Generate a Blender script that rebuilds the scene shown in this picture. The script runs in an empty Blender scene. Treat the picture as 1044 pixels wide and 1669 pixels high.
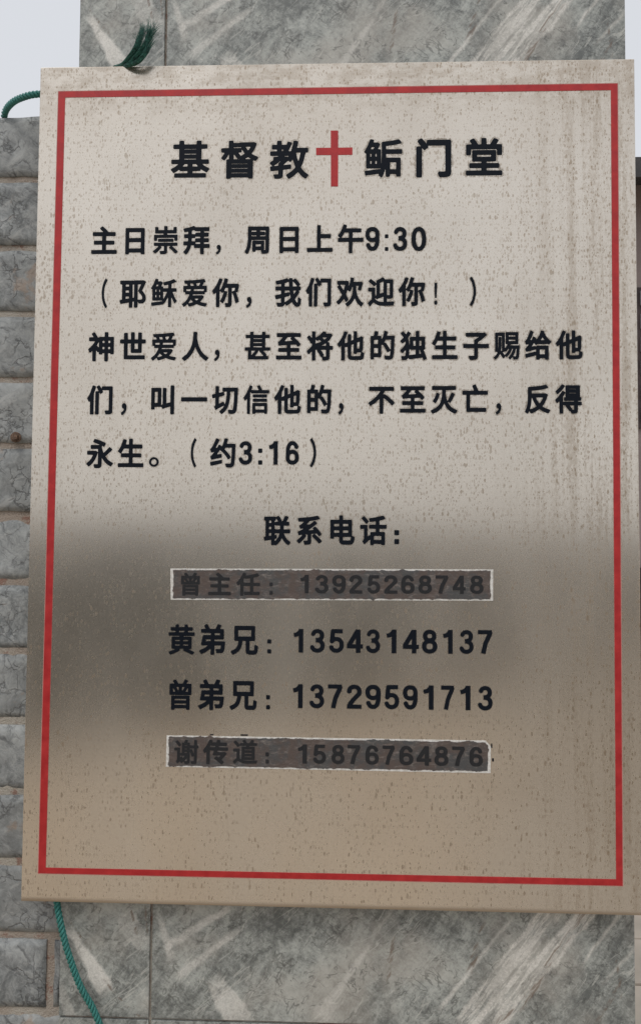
import bpy, bmesh, math, random
from mathutils import Vector, Matrix, Euler, noise

# ---------------------------------------------------------------- camera, sky, sun
SC = bpy.context.scene
C = SC.collection
R = math.radians
F, CX, CY = 1250.0, 522.0, 834.5          # focal length and centre of the photograph, px
cam_data = bpy.data.cameras.new('camera')
cam = bpy.data.objects.new('camera', cam_data); C.objects.link(cam); SC.camera = cam
cam.location = (0.0229, -1.0829, 1.5014)
cam.rotation_euler = Euler((1.6140924, -0.0071255951, 0.033980574), 'XYZ')
cam_data.sensor_fit = 'VERTICAL'; cam_data.sensor_height = 24.0
cam_data.lens = 24.0 * F / 1669.0
cam_data.clip_start = 0.05; cam_data.clip_end = 2000

SUN_EL, SUN_AZ = 58.0, 205.0              # azimuth clockwise from +Y: behind the camera, to its left
world = bpy.data.worlds.new('World'); SC.world = world; world.use_nodes = True
nt = world.node_tree; nt.nodes.clear()
sky = nt.nodes.new('ShaderNodeTexSky'); sky.sky_type = 'NISHITA'; sky.sun_disc = False
sky.sun_elevation = R(SUN_EL); sky.sun_rotation = R(SUN_AZ)
sky.air_density = 1.0; sky.dust_density = 4.0; sky.ozone_density = 1.0
hs = nt.nodes.new('ShaderNodeHueSaturation'); hs.inputs['Saturation'].default_value = 0.25
bg = nt.nodes.new('ShaderNodeBackground'); bg.inputs['Strength'].default_value = 0.11
wo = nt.nodes.new('ShaderNodeOutputWorld')
veil = nt.nodes.new('ShaderNodeMix'); veil.data_type = 'RGBA'; veil.inputs[0].default_value = 0.72      # even overcast veil
veil.inputs[7].default_value = (6.9, 7.1, 7.5, 1)
nt.links.new(sky.outputs[0], hs.inputs['Color']); nt.links.new(hs.outputs[0], veil.inputs[6])
nt.links.new(veil.outputs[2], bg.inputs['Color'])
nt.links.new(bg.outputs[0], wo.inputs['Surface'])
sd = bpy.data.lights.new('sun', 'SUN'); sd.energy = 0.7; sd.angle = R(14); sd.color = (1.0, 0.95, 0.88)
sun = bpy.data.objects.new('sun', sd); C.objects.link(sun)
az = R(SUN_AZ); el = R(SUN_EL)
to_sun = Vector((math.sin(az) * math.cos(el), math.cos(az) * math.cos(el), math.sin(el)))
sun.rotation_euler = to_sun.to_track_quat('Z', 'Y').to_euler()
SC.view_settings.view_transform = 'Standard'; SC.view_settings.look = 'None'
SC.view_settings.gamma = 1.0; SC.view_settings.use_curve_mapping = False
SC.view_settings.exposure = 0.17

CAMM = cam.rotation_euler.to_matrix(); CAML = Vector(cam.location)
def at(px, py, Y):
    """the point of the plane y = Y that the photograph shows at (px, py)"""
    d = CAMM @ Vector(((px - CX) / F, -(py - CY) / F, -1.0))
    t = (Y - CAML.y) / d.y
    return CAML + d * t

# ---------------------------------------------------------------- node helper
class NT:
    def __init__(s, name):
        s.m = bpy.data.materials.new(name); s.m.use_nodes = True
        s.t = s.m.node_tree; s.t.nodes.clear()
        s.out = s.n('OutputMaterial'); s.tc = s.n('TexCoord')
    def n(s, kind, **kw):
        nd = s.t.nodes.new('ShaderNode' + kind)
        for k, v in kw.items(): setattr(nd, k, v)
        return nd
    def put(s, sock, v):
        if isinstance(v, bpy.types.NodeSocket): s.t.links.new(v, sock)
        elif v is not None:
            if sock.type == 'RGBA' and isinstance(v, (tuple, list)) and len(v) == 3: v = (*v, 1)
            sock.default_value = v
    def co(s): return s.tc.outputs['Object']
    def rnd(s):
        return s.n('ObjectInfo').outputs['Random']
    def map(s, v, scale=(1, 1, 1), loc=(0, 0, 0), rot=(0, 0, 0)):
        nd = s.n('Mapping'); s.put(nd.inputs['Vector'], v)
        s.put(nd.inputs['Location'], loc)
        nd.inputs['Scale'].default_value = scale; nd.inputs['Rotation'].default_value = rot
        return nd.outputs[0]
    def dirmap(s, v, deg, along, across):
        """stretch a pattern along the direction deg (from +X towards +Z)"""
        return s.map(s.map(v, rot=(0, R(deg), 0)), (along, across, across))
    def noise(s, v, scale, detail=3, rough=.55, dist=0.0, col=False):
        nd = s.n('TexNoise'); s.put(nd.inputs['Vector'], v); nd.inputs['Scale'].default_value = scale
        nd.inputs['Detail'].default_value = detail; nd.inputs['Roughness'].default_value = rough
        nd.inputs['Distortion'].default_value = dist
        return nd.outputs['Color' if col else 'Fac']
    def vor(s, v, scale, feature='F1', out='Distance', rand=1.0):
        nd = s.n('TexVoronoi', feature=feature); s.put(nd.inputs['Vector'], v)
        nd.inputs['Scale'].default_value = scale
        nd.inputs['Randomness'].default_value = rand
        return nd.outputs[out]
    def math(s, op, a, b=None, c=None, clamp=False):
        nd = s.n('Math', operation=op); nd.use_clamp = clamp
        s.put(nd.inputs[0], a); s.put(nd.inputs[1], b); s.put(nd.inputs[2], c)
        return nd.outputs[0]
    def vm(s, op, a, b=None):
        nd = s.n('VectorMath', operation=op); s.put(nd.inputs[0], a); s.put(nd.inputs[1], b)
        return nd.outputs[0]
    def xyz(s, v):
        nd = s.n('SeparateXYZ'); s.put(nd.inputs[0], v); return nd.outputs
    def comb(s, x, y, z):
        nd = s.n('CombineXYZ')
        for i, q in enumerate((x, y, z)): s.put(nd.inputs[i], q)
        return nd.outputs[0]
    def ramp(s, v, a, b, lo=0.0, hi=1.0):
        nd = s.n('MapRange'); nd.interpolation_type = 'SMOOTHSTEP'
        s.put(nd.inputs[0], v)
        for i, q in enumerate((a, b, lo, hi)): s.put(nd.inputs[i + 1], q)
        return nd.outputs[0]
    def mix(s, f, a, b, mode='MIX'):
        nd = s.n('Mix', data_type='RGBA', blend_type=mode)
        s.put(nd.inputs[0], f); s.put(nd.inputs[6], a); s.put(nd.inputs[7], b)
        return nd.outputs[2]
    def warp(s, v, scale, amt, detail=2):
        c = s.noise(v, scale, detail, col=True)
        d = s.vm('SUBTRACT', c, (.5, .5, .5))
        nd = s.n('VectorMath', operation='SCALE'); s.put(nd.inputs[0], d); nd.inputs['Scale'].default_value = amt
        return s.vm('ADD', v, nd.outputs[0])
    def bump(s, h, strength=.3, dist=.002):
        nd = s.n('Bump'); nd.inputs['Strength'].default_value = strength; nd.inputs['Distance'].default_value = dist
        s.put(nd.inputs['Height'], h); return nd.outputs[0]
    def bsdf(s, col, rough=.6, metal=0.0, normal=None, spec=.5, **kw):
        p = s.n('BsdfPrincipled')
        s.put(p.inputs['Base Color'], col); s.put(p.inputs['Roughness'], rough); s.put(p.inputs['Metallic'], metal)
        s.put(p.inputs['Specular IOR Level'], spec); s.put(p.inputs['Normal'], normal)
        for k, v in kw.items(): s.put(p.inputs[k.replace('_', ' ')], v)
        s.t.links.new(p.outputs[0], s.out.inputs['Surface'])
        return p

def plain(name, col, rough=.6, var=.15, scale=30, spec=.4, bump=.2):
    m = NT(name); n = m.noise(m.co(), scale, 4)
    c = m.mix(m.ramp(n, .3, .7), tuple(x * (1 - var) for x in col), tuple(min(1, x * (1 + var)) for x in col))
    m.bsdf(c, rough, 0, m.bump(n, bump, .001), spec)
    return m.m

# ---------------------------------------------------------------- materials
def mat_board():
    m = NT('weathered_brushed_steel'); co = m.co(); X, Y, Z = m.xyz(co)
    lane = m.noise(m.map(co, (1, 1, .05)), 55, 3, .7)              # vertical lanes the rain ran down
    fine = m.noise(m.map(co, (1, 1, .035)), 900, 2, .7)            # brushing
    big = m.noise(co, 3.1, 4, .55)
    right = m.ramp(m.math('ADD', X, m.math('MULTIPLY', m.math('SUBTRACT', big, .5), .12)), .22, .36)
    # rain specks: small upright drops
    def specks(sx, sz, thr0, thr1, seed, wob=.5):
        v = m.map(m.warp(co, 260, .0022), (sx, 1, sz), (seed, 0, seed * 1.7))
        nd = m.n('TexVoronoi', voronoi_dimensions='2D', feature='F1')
        xx = m.xyz(v); m.put(nd.inputs['Vector'], m.comb(xx[0], xx[2], 0.0)); nd.inputs['Scale'].default_value = 1
        cell = m.xyz(nd.outputs['Color'])
        size = m.math('MULTIPLY', cell[0], m.math('POWER', cell[1], 1.4))
        dens = m.ramp(m.math('ADD', m.noise(co, 9, 3), m.math('MULTIPLY', lane, .5)), .45, .95, thr0, thr1)
        rad = m.math('MULTIPLY', m.math('MULTIPLY', size, dens), .62)
        return m.math('MULTIPLY', m.ramp(m.math('SUBTRACT', rad, nd.outputs['Distance']), -.03, .10), m.ramp(cell[2], 0, 1, .35, 1))
    s1 = specks(270, 125, .70, 1.1, 3.3)
    s2 = specks(430, 215, .7, 1.25, 9.1)
    s3 = specks(170, 80, .25, .62, 5.7)
    up = m.ramp(Z, -.25, .05, .35, 1.0)
    sp = m.math('MAXIMUM', s1, m.math('MAXIMUM', m.math('MULTIPLY', s2, up), s3), clamp=True)
    # grime: along the top edge, in lanes down the right side, by the bottom fold
    topb = m.math('MULTIPLY', m.ramp(Z, .50, .575), m.ramp(m.noise(m.map(co, (1, 1, 2.2)), 26, 5, .7), .42, .60))
    edge = m.math('MULTIPLY', m.math('MULTIPLY', m.ramp(Z, .556, .560, 1, 0), m.ramp(Z, .530, .556)), m.ramp(m.noise(co, 60, 5, .7), .42, .62))
    topb = m.math('MAXIMUM', m.math('MULTIPLY', topb, .8), edge)
    rl = m.math('MULTIPLY', right, m.ramp(m.math('ADD', m.math('MULTIPLY', lane, .55), m.math('MULTIPLY', m.noise(m.map(co, (1, 1, .5)), 240, 4, .75), .45)), .45, .60))
    thin = m.math('MULTIPLY', m.ramp(m.noise(m.map(m.warp(co, 40, .01), (1, 1, .08)), 120, 3, .8), .62, .74), .35)
    grime = m.math('ADD', m.math('ADD', m.math('MULTIPLY', topb, .95), m.math('MULTIPLY', rl, .95)), m.math('MULTIPLY', thin, m.ramp(big, .45, .65)), clamp=True)
    foot = m.ramp(m.math('ADD', Z, m.math('MULTIPLY', big, .004)), -.590, -.5965)
    dirt = m.math('ADD', m.math('MULTIPLY', sp, m.ramp(Z, -.30, .0, .85, .70)), m.math('MULTIPLY', grime, .50), clamp=True)
    dirt = m.math('MAXIMUM', dirt, m.math('MULTIPLY', foot, 1.0))
    steel = m.mix(m.ramp(big, .35, .7), (.72, .65, .56), (.79, .725, .635))
    steel = m.mix(m.ramp(fine, .3, .75, 0, .22), steel, tuple(c * .86 for c in (.72, .65, .56)))
    film = m.ramp(m.noise(m.map(co, (1, 1, .6)), 6, 3, .5), .35, .75, .16, .34)
    col = m.mix(film, steel, (.42, .38, .325))
    mud = m.mix(m.noise(co, 18, 3), (.48, .41, .345), (.64, .59, .53))
    col = m.mix(dirt, col, m.mix(1.0, col, mud, 'MULTIPLY'))
    metal = m.math('SUBTRACT', m.math('SUBTRACT', 1.0, m.math('MULTIPLY', dirt, .22)), m.math('MULTIPLY', film, .9), clamp=True)
    rough = m.math('ADD', m.math('ADD', m.ramp(fine, .2, .8, .18, .18 + .04), m.math('MULTIPLY', dirt, .16)), m.math('MULTIPLY', film, .08))
    h = m.math('ADD', m.math('MULTIPLY', sp, .25), m.math('MULTIPLY', fine, .06))
    m.bsdf(col, rough, metal, m.bump(h, .12, .0001), .4, Anisotropic=.75, Tangent=(1.0, 0.0, 0.0))
    return m.m

def mat_stain():
    m = NT('dried_water_mark'); co = m.co()
    n = m.noise(m.tc.outputs['Object'], 130, 4, .7)
    X, Y, Z = m.xyz(co)
    strong = m.ramp(m.math('ADD', X, m.math('MULTIPLY', m.noise(co, 5, 2), .3)), -.25, .35, .25, 1.0)
    f = m.math('MULTIPLY', m.math('MULTIPLY', m.ramp(n, .42, .58), strong), m.ramp(Z, -.25, .05, .1, .6))
    p = m.n('BsdfPrincipled'); m.put(p.inputs['Base Color'], (.40, .35, .29)); m.put(p.inputs['Roughness'], .45); m.put(p.inputs['Metallic'], .6)
    tr = m.n('BsdfTransparent'); mx = m.n('MixShader')
    m.put(mx.inputs[0], f); m.t.links.new(tr.outputs[0], mx.inputs[1]); m.t.links.new(p.outputs[0], mx.inputs[2])
    m.t.links.new(mx.outputs[0], m.out.inputs['Surface'])
    return m.m

def mat_letter():
    m = NT('navy_black_paint'); n = m.noise(m.co(), 120, 4)
    c = m.mix(m.ramp(n, .35, .75), (.0045, .0065, .0105), (.010, .014, .023))
    m.bsdf(c, m.ramp(n, .3, .7, .42, .6), 0, m.bump(n, .25, .0003), .10)
    return m.m

def mat_red():
    m = NT('red_paint'); co = m.co(); n = m.noise(co, 45, 5, .65); X, Y, Z = m.xyz(co)
    c = m.mix(m.ramp(n, .3, .75), (.36, .014, .017), (.50, .030, .030))
    low = m.ramp(m.math('ADD', Z, m.math('MULTIPLY', n, .1)), -.50, -.58)
    chalk = m.math('MULTIPLY', low, m.ramp(m.noise(m.map(co, (.25, 1, 1)), 30, 4, .7), .45, .65, 0, .5))
    c = m.mix(chalk, c, (.62, .11, .10))
    m.bsdf(c, m.ramp(n, .3, .7, .40, .6), 0, m.bump(m.noise(co, 200, 3), .2, .0002), .4)
    return m.m

def mat_strip(dark):
    m = NT('weathered_peeled_tape' if not dark else 'ghost_lettering'); co = m.co()
    a = m.noise(m.map(co, (.40, 1, 1)), 150, 7, .8, .6)
    b = m.noise(co, 30, 5, .7); fib = m.noise(m.map(co, (.2, 1, 1)), 700, 4, .8)
    if dark:
        c = m.mix(m.ramp(a, .54, .72), (.007, .008, .011), (.060, .054, .053))
    else:
        c = m.mix(m.ramp(b, .40, .62), (.098, .072, .062), (.070, .070, .071))
        c = m.mix(m.ramp(a, .50, .70, 0, .85), c, (.26, .225, .20))
        c = m.mix(m.ramp(m.noise(co, 55, 5, .7), .66, .72, 0, .5), c, (.16, .075, .04))
    h = m.math('ADD', a, m.math('MULTIPLY', fib, .6))
    c = m.mix(m.ramp(fib, .5, .8, 0, .5), c, tuple([.20, .18, .165]) if not dark else (.04, .037, .038))
    m.bsdf(c, .62, 0, m.bump(h, .7, .0012), .5)
    return m.m

def mat_residue():
    m = NT('white_glue_residue'); co = m.co(); n = m.noise(co, 160, 4, .7)
    m.bsdf(m.mix(m.ramp(n, .35, .65), (.56, .54, .50), (.78, .77, .74)), .6, 0, m.bump(n, .4, .0005), .3)
    return m.m

def seg(m, x, z, p, q, w0, w1, soft, wn, wz=None):
    """mask of a tapering vein from p to q (metres, tile plane), ragged by the noise value wn"""
    dx, dz = q[0] - p[0], q[1] - p[1]; L = math.hypot(dx, dz); ux, uz = dx / L, dz / L
    a = m.math('ADD', m.math('MULTIPLY', m.math('SUBTRACT', x, p[0]), ux), m.math('MULTIPLY', m.math('SUBTRACT', z, p[1]), uz))
    d = m.math('ABSOLUTE', m.math('ADD', m.math('MULTIPLY', m.math('SUBTRACT', x, p[0]), -uz), m.math('MULTIPLY', m.math('SUBTRACT', z, p[1]), ux)))
    wd = m.ramp(a, 0, L, w0, w1)
    e = m.math('SUBTRACT', m.math('ADD', wd, m.math('MULTIPLY', m.math('SUBTRACT', wn, .5), w0 * 1.6)), d)
    al = m.math('MULTIPLY', m.ramp(a, -.012, .008), m.ramp(a, L - .008, L + .012, 1, 0))
    return m.math('MULTIPLY', m.ramp(e, -soft, soft), al)

def mat_marble(light_veins, rust_veins, name):
    m = NT(name); co0 = m.co()
    w1 = m.warp(co0, 9, .045, 4); w2 = m.warp(co0, 45, .012, 4)
    x, y, z = m.xyz(m.warp(co0, 22, .012, 5))
    a = m.noise(w1, 8, 5, .6); b = m.noise(m.dirmap(w2, 54, .45, 1), 46, 7, .78, .3)
    f = m.noise(m.dirmap(w2, -38, .5, 1), 120, 6, .8); g = m.noise(w2, 330, 4, .8)
    v = m.math('ADD', m.math('ADD', m.math('MULTIPLY', a, .26), m.math('MULTIPLY', b, .34)), m.math('ADD', m.math('MULTIPLY', f, .24), m.math('MULTIPLY', g, .16)))
    base = m.mix(m.ramp(v, .42, .60), (.125, .135, .130), (.47, .49, .46))
    base = m.mix(m.ramp(m.noise(w1, 6, 4), .46, .66, 0, .5), base, (.43, .40, .355))
    # short dark cracks in two directions, never a closed net
    for deg, sc, lo, hi, gs in ((62, 30, .492, .508, 17), (-44, 42, .494, .506, 23), (15, 60, .492, .508, 31)):
        n = m.noise(m.dirmap(m.warp(co0, 50, .010, 3), deg, .30, 1), sc, 3, .6)
        line = m.math('MULTIPLY', m.ramp(n, lo - .012, .5), m.ramp(n, .5, hi + .012, 1, 0))
        gate = m.ramp(m.noise(m.vm('ADD', w1, (deg, 0, 3)), gs, 2), .52, .60)
        base = m.mix(m.math('MULTIPLY', m.math('MULTIPLY', line, gate), .62), base, (.075, .078, .073))
    base = m.mix(m.ramp(f, .60, .70, 0, .6), base, (.085, .092, .088))
    # hairline pale scratches
    for deg, sc, off in ((54, 70, 5.0), (40, 46, 9.0)):
        n = m.noise(m.dirmap(m.vm('ADD', m.warp(co0, 20, .010, 2), (off, 0, 0)), deg, .09, 1), sc, 2, .5)
        line = m.math('MULTIPLY', m.ramp(n, .490, .5), m.ramp(n, .5, .510, 1, 0))
        gate = m.ramp(m.noise(m.vm('ADD', w1, (0, off, 0)), 11, 2), .50, .60)
        base = m.mix(m.math('MULTIPLY', m.math('MULTIPLY', line, gate), .42), base, (.66, .65, .60))
    wn = m.noise(w2, 48, 5, .75)
    lane = m.noise(m.dirmap(m.warp(co0, 30, .008, 3), 54, .07, 1), 130, 4, .7)
    for p, q, w0, w1_, op in light_veins:
        k = m.math('MULTIPLY', seg(m, x, z, p, q, w0, w1_, .0028, wn), op)
        tone = m.mix(m.ramp(m.math('MULTIPLY', m.math('ADD', a, g), .5), .40, .60), (.50, .485, .445), (.78, .76, .71))
        across = 1.0 if q[0] > p[0] or w0 < .009 else m.ramp(lane, .42, .52, .25, 1.0)
        base = m.mix(m.math('MULTIPLY', m.math('MULTIPLY', k, across), m.ramp(b, .34, .50, .40, 1.0)), base, tone)
    for p, q, w0, w1_ in rust_veins:
        k = seg(m, x, z, p, q, w0, w1_, .0012, wn)
        base = m.mix(m.math('MULTIPLY', k, m.ramp(lane, .46, .58, 0, .75)), base, (.16, .115, .085))
    m.bsdf(base, m.ramp(g, .3, .7, .34, .50), 0, m.bump(m.math('ADD', v, m.math('MULTIPLY', g, .3)), .30, .001), .45)
    return m.m

def mat_slate():
    m = NT('grey_slate'); co = m.vm('ADD', m.co(), m.comb(m.math('MULTIPLY', m.rnd(), 37.0), m.math('MULTIPLY', m.rnd(), 11.0), m.math('MULTIPLY', m.rnd(), 23.0)))
    w = m.warp(co, 14, .04, 4)
    a = m.noise(w, 10, 6, .65); b = m.noise(w, 60, 7, .8, .5)
    v = m.math('ADD', m.math('MULTIPLY', a, .4), m.math('MULTIPLY', b, .6))
    c = m.mix(m.ramp(v, .36, .64), (.135, .146, .150), (.42, .435, .43))
    c = m.mix(m.ramp(m.rnd(), 0, 1, 0, .4), c, (.33, .335, .325))
    d = m.vor(m.map(m.warp(co, 20, .07, 5), (1, 1, .7)), 15, 'DISTANCE_TO_EDGE')
    k = m.math('MULTIPLY', m.ramp(d, 0, .022, 1, 0), m.ramp(m.noise(co, 14, 2), .52, .60))
    d2 = m.vor(m.map(m.warp(co, 45, .04, 5), (1, 1, .8), rot=(0, R(-25), 0)), 48, 'DISTANCE_TO_EDGE')
    k2 = m.math('MULTIPLY', m.ramp(d2, 0, .07, 1, 0), m.ramp(m.noise(co, 19, 2), .47, .6))
    k = m.math('MAXIMUM', m.math('MULTIPLY', k, .7), m.math('MULTIPLY', k2, .75))
    c = m.mix(m.math('MULTIPLY', k, .8), c, (.06, .062, .066))
    st = m.noise(m.dirmap(w, 35, .18, 1), 60, 4, .65); dk = m.noise(m.dirmap(w, -42, .15, 1), 75, 4, .7)
    c = m.mix(m.ramp(dk, .57, .68, 0, .6), c, (.085, .088, .092))
    c = m.mix(m.ramp(st, .58, .70, 0, .4), c, (.52, .52, .50))
    rust = m.math('MULTIPLY', m.ramp(m.noise(co, 16, 4, .7), .60, .70), .55)
    c = m.mix(rust, c, (.36, .26, .19))
    m.bsdf(c, .62, 0, m.bump(m.math('ADD', v, m.math('MULTIPLY', k, -.6)), .6, .004), .35)
    return m.m

def mat_mortar():
    m = NT('tan_mortar'); co = m.co()
    a = m.noise(co, 12, 4, .6); b = m.noise(co, 260, 4, .8); g = m.vor(co, 420)
    c = m.mix(m.ramp(a, .4, .6), (.44, .405, .35), (.37, .31, .26))
    c = m.mix(m.ramp(m.noise(co, 30, 4, .7), .54, .64, 0, .8), c, (.26, .135, .10))
    c = m.mix(m.ramp(g, .1, .35, .35, 0), c, (.56, .52, .45))
    m.bsdf(c, .85, 0, m.bump(m.math('ADD', b, m.math('MULTIPLY', g, -.5)), .8, .003), .2)
    return m.m

def mat_rope():
    m = NT('green_polypropylene'); co = m.co()
    n = m.noise(co, 900, 3, .7); g = m.noise(co, 40, 3)
    c = m.mix(m.ramp(n, .35, .65), (.018, .135, .120), (.055, .255, .225))
    c = m.mix(m.ramp(g, .45, .7, 0, .45), c, (.04, .12, .105))
    m.bsdf(c, .5, 0, m.bump(n, .5, .0006), .4)
    return m.m
def mat_fray():
    m = NT('dark_green_fibre'); n = m.noise(m.co(), 300, 3)
    m.bsdf(m.mix(m.ramp(n, .35, .65), (.007, .045, .036), (.040, .170, .130)), .5, 0, None, .4)
    return m.m

M = dict(
    board=mat_board(), stain=mat_stain(), letter=mat_letter(), red=mat_red(),
    strip=mat_strip(False), ghost=mat_strip(True), residue=mat_residue(), slate=mat_slate(), mortar=mat_mortar(),
    rope=mat_rope(), fray=mat_fray(),
    faded=plain('faded_pink_paint_edge', (.50, .24, .21), .6),
    rust=plain('rusty_iron', (.16, .105, .075), .75, .5, 300, .3, .6),
    ceiling=plain('core_render', (.30, .28, .25), .9),
    concrete=plain('tan_concrete', (.50, .415, .32), .9, .18, .8, .2),
    paving=plain('striped_tan_paving', (.46, .40, .33), .85, .15, 3, .2),
    house=plain('mauve_grey_plaster', (.235, .195, .185), .9, .12, 2, .2),
    roof=plain('dark_roof_tile', (.05, .048, .05), .7, .3, 5),
    shutter=plain('dark_brown_frame', (.045, .03, .03), .6, .3, 9),
    glass=plain('grey_window_glass', (.16, .16, .17), .15, .1, 1, .5, 0),
    trim=plain('pale_base_render', (.40, .32, .26), .9, .1, 2),
    pink=plain('pink_cloth', (.62, .16, .36), .8, .2, 6),
    reflection_hedge=plain("dark_green_leaves", (.105, .106, .092), .8, .5, 6, .2),
    path_grey=plain('path_grey_concrete', (.34, .305, .26), .9, .2, 1.1, .2),
    wall=plain('grey_rendered_wall', (.29, .275, .25), .9, .25, 1.4, .2),
)

# ---------------------------------------------------------------- object helpers
WL = {}
def wloc(o): return WL[o.name] if o is not None else Vector((0, 0, 0))
def tag(o, label=None, cat=None, group=None, kind=None):
    if label: o['label'] = label
    if cat: o['category'] = cat
    if group: o['group'] = group
    if kind: o['kind'] = kind
    return o
def thing(name, label, cat, loc, group=None):
    o = bpy.data.objects.new(name, None); C.objects.link(o); o.location = loc
    o.empty_display_size = .05
    WL[o.name] = Vector(loc); return tag(o, label, cat, group)
def mk(name, mesh, mat, parent=None, loc=(0, 0, 0), scale=None, rot=None):
    """link a mesh object whose origin stands at loc (world), under parent"""
    o = bpy.data.objects.new(name, mesh); C.objects.link(o)
    if mat is not None and not mesh.materials: mesh.materials.append(mat)
    o.location = Vector(loc) - wloc(parent)
    if scale: o.scale = scale
    if rot: o.rotation_euler = rot
    o.parent = parent; WL[o.name] = Vector(loc)
    return o
def bm_mesh(bm, name, smooth=False):
    bmesh.ops.recalc_face_normals(bm, faces=bm.faces)
    me = bpy.data.meshes.new(name); bm.to_mesh(me); bm.free()
    if smooth:
        for p in me.polygons: p.use_smooth = True
    return me
def box_bm(a, b, bevel=0, segs=2, bm=None):
    bm = bm or bmesh.new()
    r = bmesh.ops.create_cube(bm, size=1)
    for v in r['verts']:
        v.co = Vector([a[i] + (v.co[i] + .5) * (b[i] - a[i]) for i in range(3)])
    if bevel:
        es = {e for v in r['verts'] for e in v.link_edges}
        bmesh.ops.bevel(bm, geom=list(es), offset=bevel, segments=segs, affect='EDGES', profile=.5)
    return bm
def box(name, a, b, mat, parent=None, bevel=0, origin=None):
    a, b = Vector(a), Vector(b); o = Vector(origin) if origin is not None else Vector(((a.x + b.x) / 2, (a.y + b.y) / 2, a.z))
    return mk(name, bm_mesh(box_bm(a - o, b - o, bevel), name), mat, parent, o)

# ---------------------------------------------------------------- setting: ground
g = bpy.data.meshes.new('ground')
g.from_pydata([(-400, -400, 0), (400, -400, 0), (400, 400, 0), (-400, 400, 0)], [], [(0, 1, 2, 3)])
tag(mk('ground', g, M['concrete']), kind='structure')

# ---------------------------------------------------------------- pillar faced with printed marble tiles
PY = 0.036                                   # plane of the tile faces behind the notice board
pl = at(97, 1600, PY).x; pr = at(1034, 1600, PY).x
z_joint = at(300, 1663, PY).z; z_top = at(300, 153, PY).z
pitch = (z_top - z_joint) / 2
xj = at(247, 1600, PY).x
gap = .0035
pillar = thing('tiled_pillar', 'square grey green marble tiled pillar standing behind the steel notice board', 'pillar', ((pl + pr) / 2, PY + .3, 0))
PZ1 = 3.35
box('core', (pl + .009, PY + .004, .0), (pr - .009, PY + .88, PZ1 - .01), M['mortar'], pillar)
# vein sketches of the two tile prints, metres from the tile's lower left corner
def tp(px, py): p = at(px, py, PY); return (p.x - xj, p.z - z_joint)
def np_(px, py): p = at(px, py, PY); return (p.x - pl, p.z - z_joint)
wide_light = [(tp(905, 1475), tp(760, 1669), .013, .017, .8), (tp(962, 1480), tp(800, 1669), .012, .018, .85), (tp(372, 1480), tp(272, 1545), .005, .005, .6),
              (tp(390, 1515), tp(290, 1590), .004, .006, .5), (tp(350, 1600), tp(392, 1669), .012, .020, .6), (tp(1010, 1490), tp(950, 1570), .0022, .0015, .7),
              (tp(640, 1480), tp(560, 1600), .003, .004, .35), (tp(280, 1560), tp(262, 1500), .006, .005, .5), (tp(560, 1610), tp(520, 1660), .010, .014, .35),
              (tp(1040, 1540), tp(985, 1600), .002, .0015, .6), (tp(830, 1500), tp(720, 1640), .002, .003, .6)]
wide_rust = [(tp(952, 1485), tp(850, 1640), .0035, .005), (tp(786, 1510), tp(765, 1580), .003, .005), (tp(1010, 1600), tp(970, 1669), .002, .003),
             (tp(640, 1530), tp(630, 1610), .002, .003), (tp(850, 1640), tp(800, 1669), .003, .004), (tp(1005, 1560), tp(1010, 1620), .0015, .002)]
nar_light = [(np_(118, 1520), np_(172, 1614), .0055, .012, .95), (np_(200, 1490), np_(236, 1540), .016, .012, .35), (np_(100, 1610), np_(115, 1660), .006, .008, .4)]
nar_rust = [(np_(118, 1505), np_(146, 1545), .0014, .0018), (np_(170, 1600), np_(232, 1662), .0012, .0016), (np_(212, 1478), np_(224, 1520), .0018, .002), (np_(236, 1478), np_(243, 1522), .0015, .001)]
m_wide = mat_marble(wide_light, wide_rust, 'printed_marble_wide'); m_nar = mat_marble(nar_light, nar_rust, 'printed_marble_narrow')
wm = bm_mesh(box_bm((0, 0, gap / 2), (pr - xj, .009, pitch - gap / 2), .0008), 'tile_wide')
nm = bm_mesh(box_bm((0, 0, gap / 2), (xj - gap - pl, .009, pitch - gap / 2), .0008), 'tile_narrow')
sm = bm_mesh(box_bm((0, 0, gap / 2), (.009, .42, pitch - gap / 2), .0008), 'tile_side')
k0 = -int(z_joint / pitch) - 1
rows = [z_joint + i * pitch for i in range(k0, 12)]
for z in rows:
    if z < 0 or z + pitch > PZ1 + .3: continue
    mk('tile', wm, m_wide, pillar, (xj, PY, z)); mk('tile', nm, m_nar, pillar, (pl, PY, z))
    for sx in (pl, pr - .009):
        for q in (0, 1):
            mk('tile', sm, m_nar, pillar, (sx, PY + .0105 + q * .4235, z))
zt = max(z for z in rows if z + pitch <= PZ1 + .3) + pitch

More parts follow.
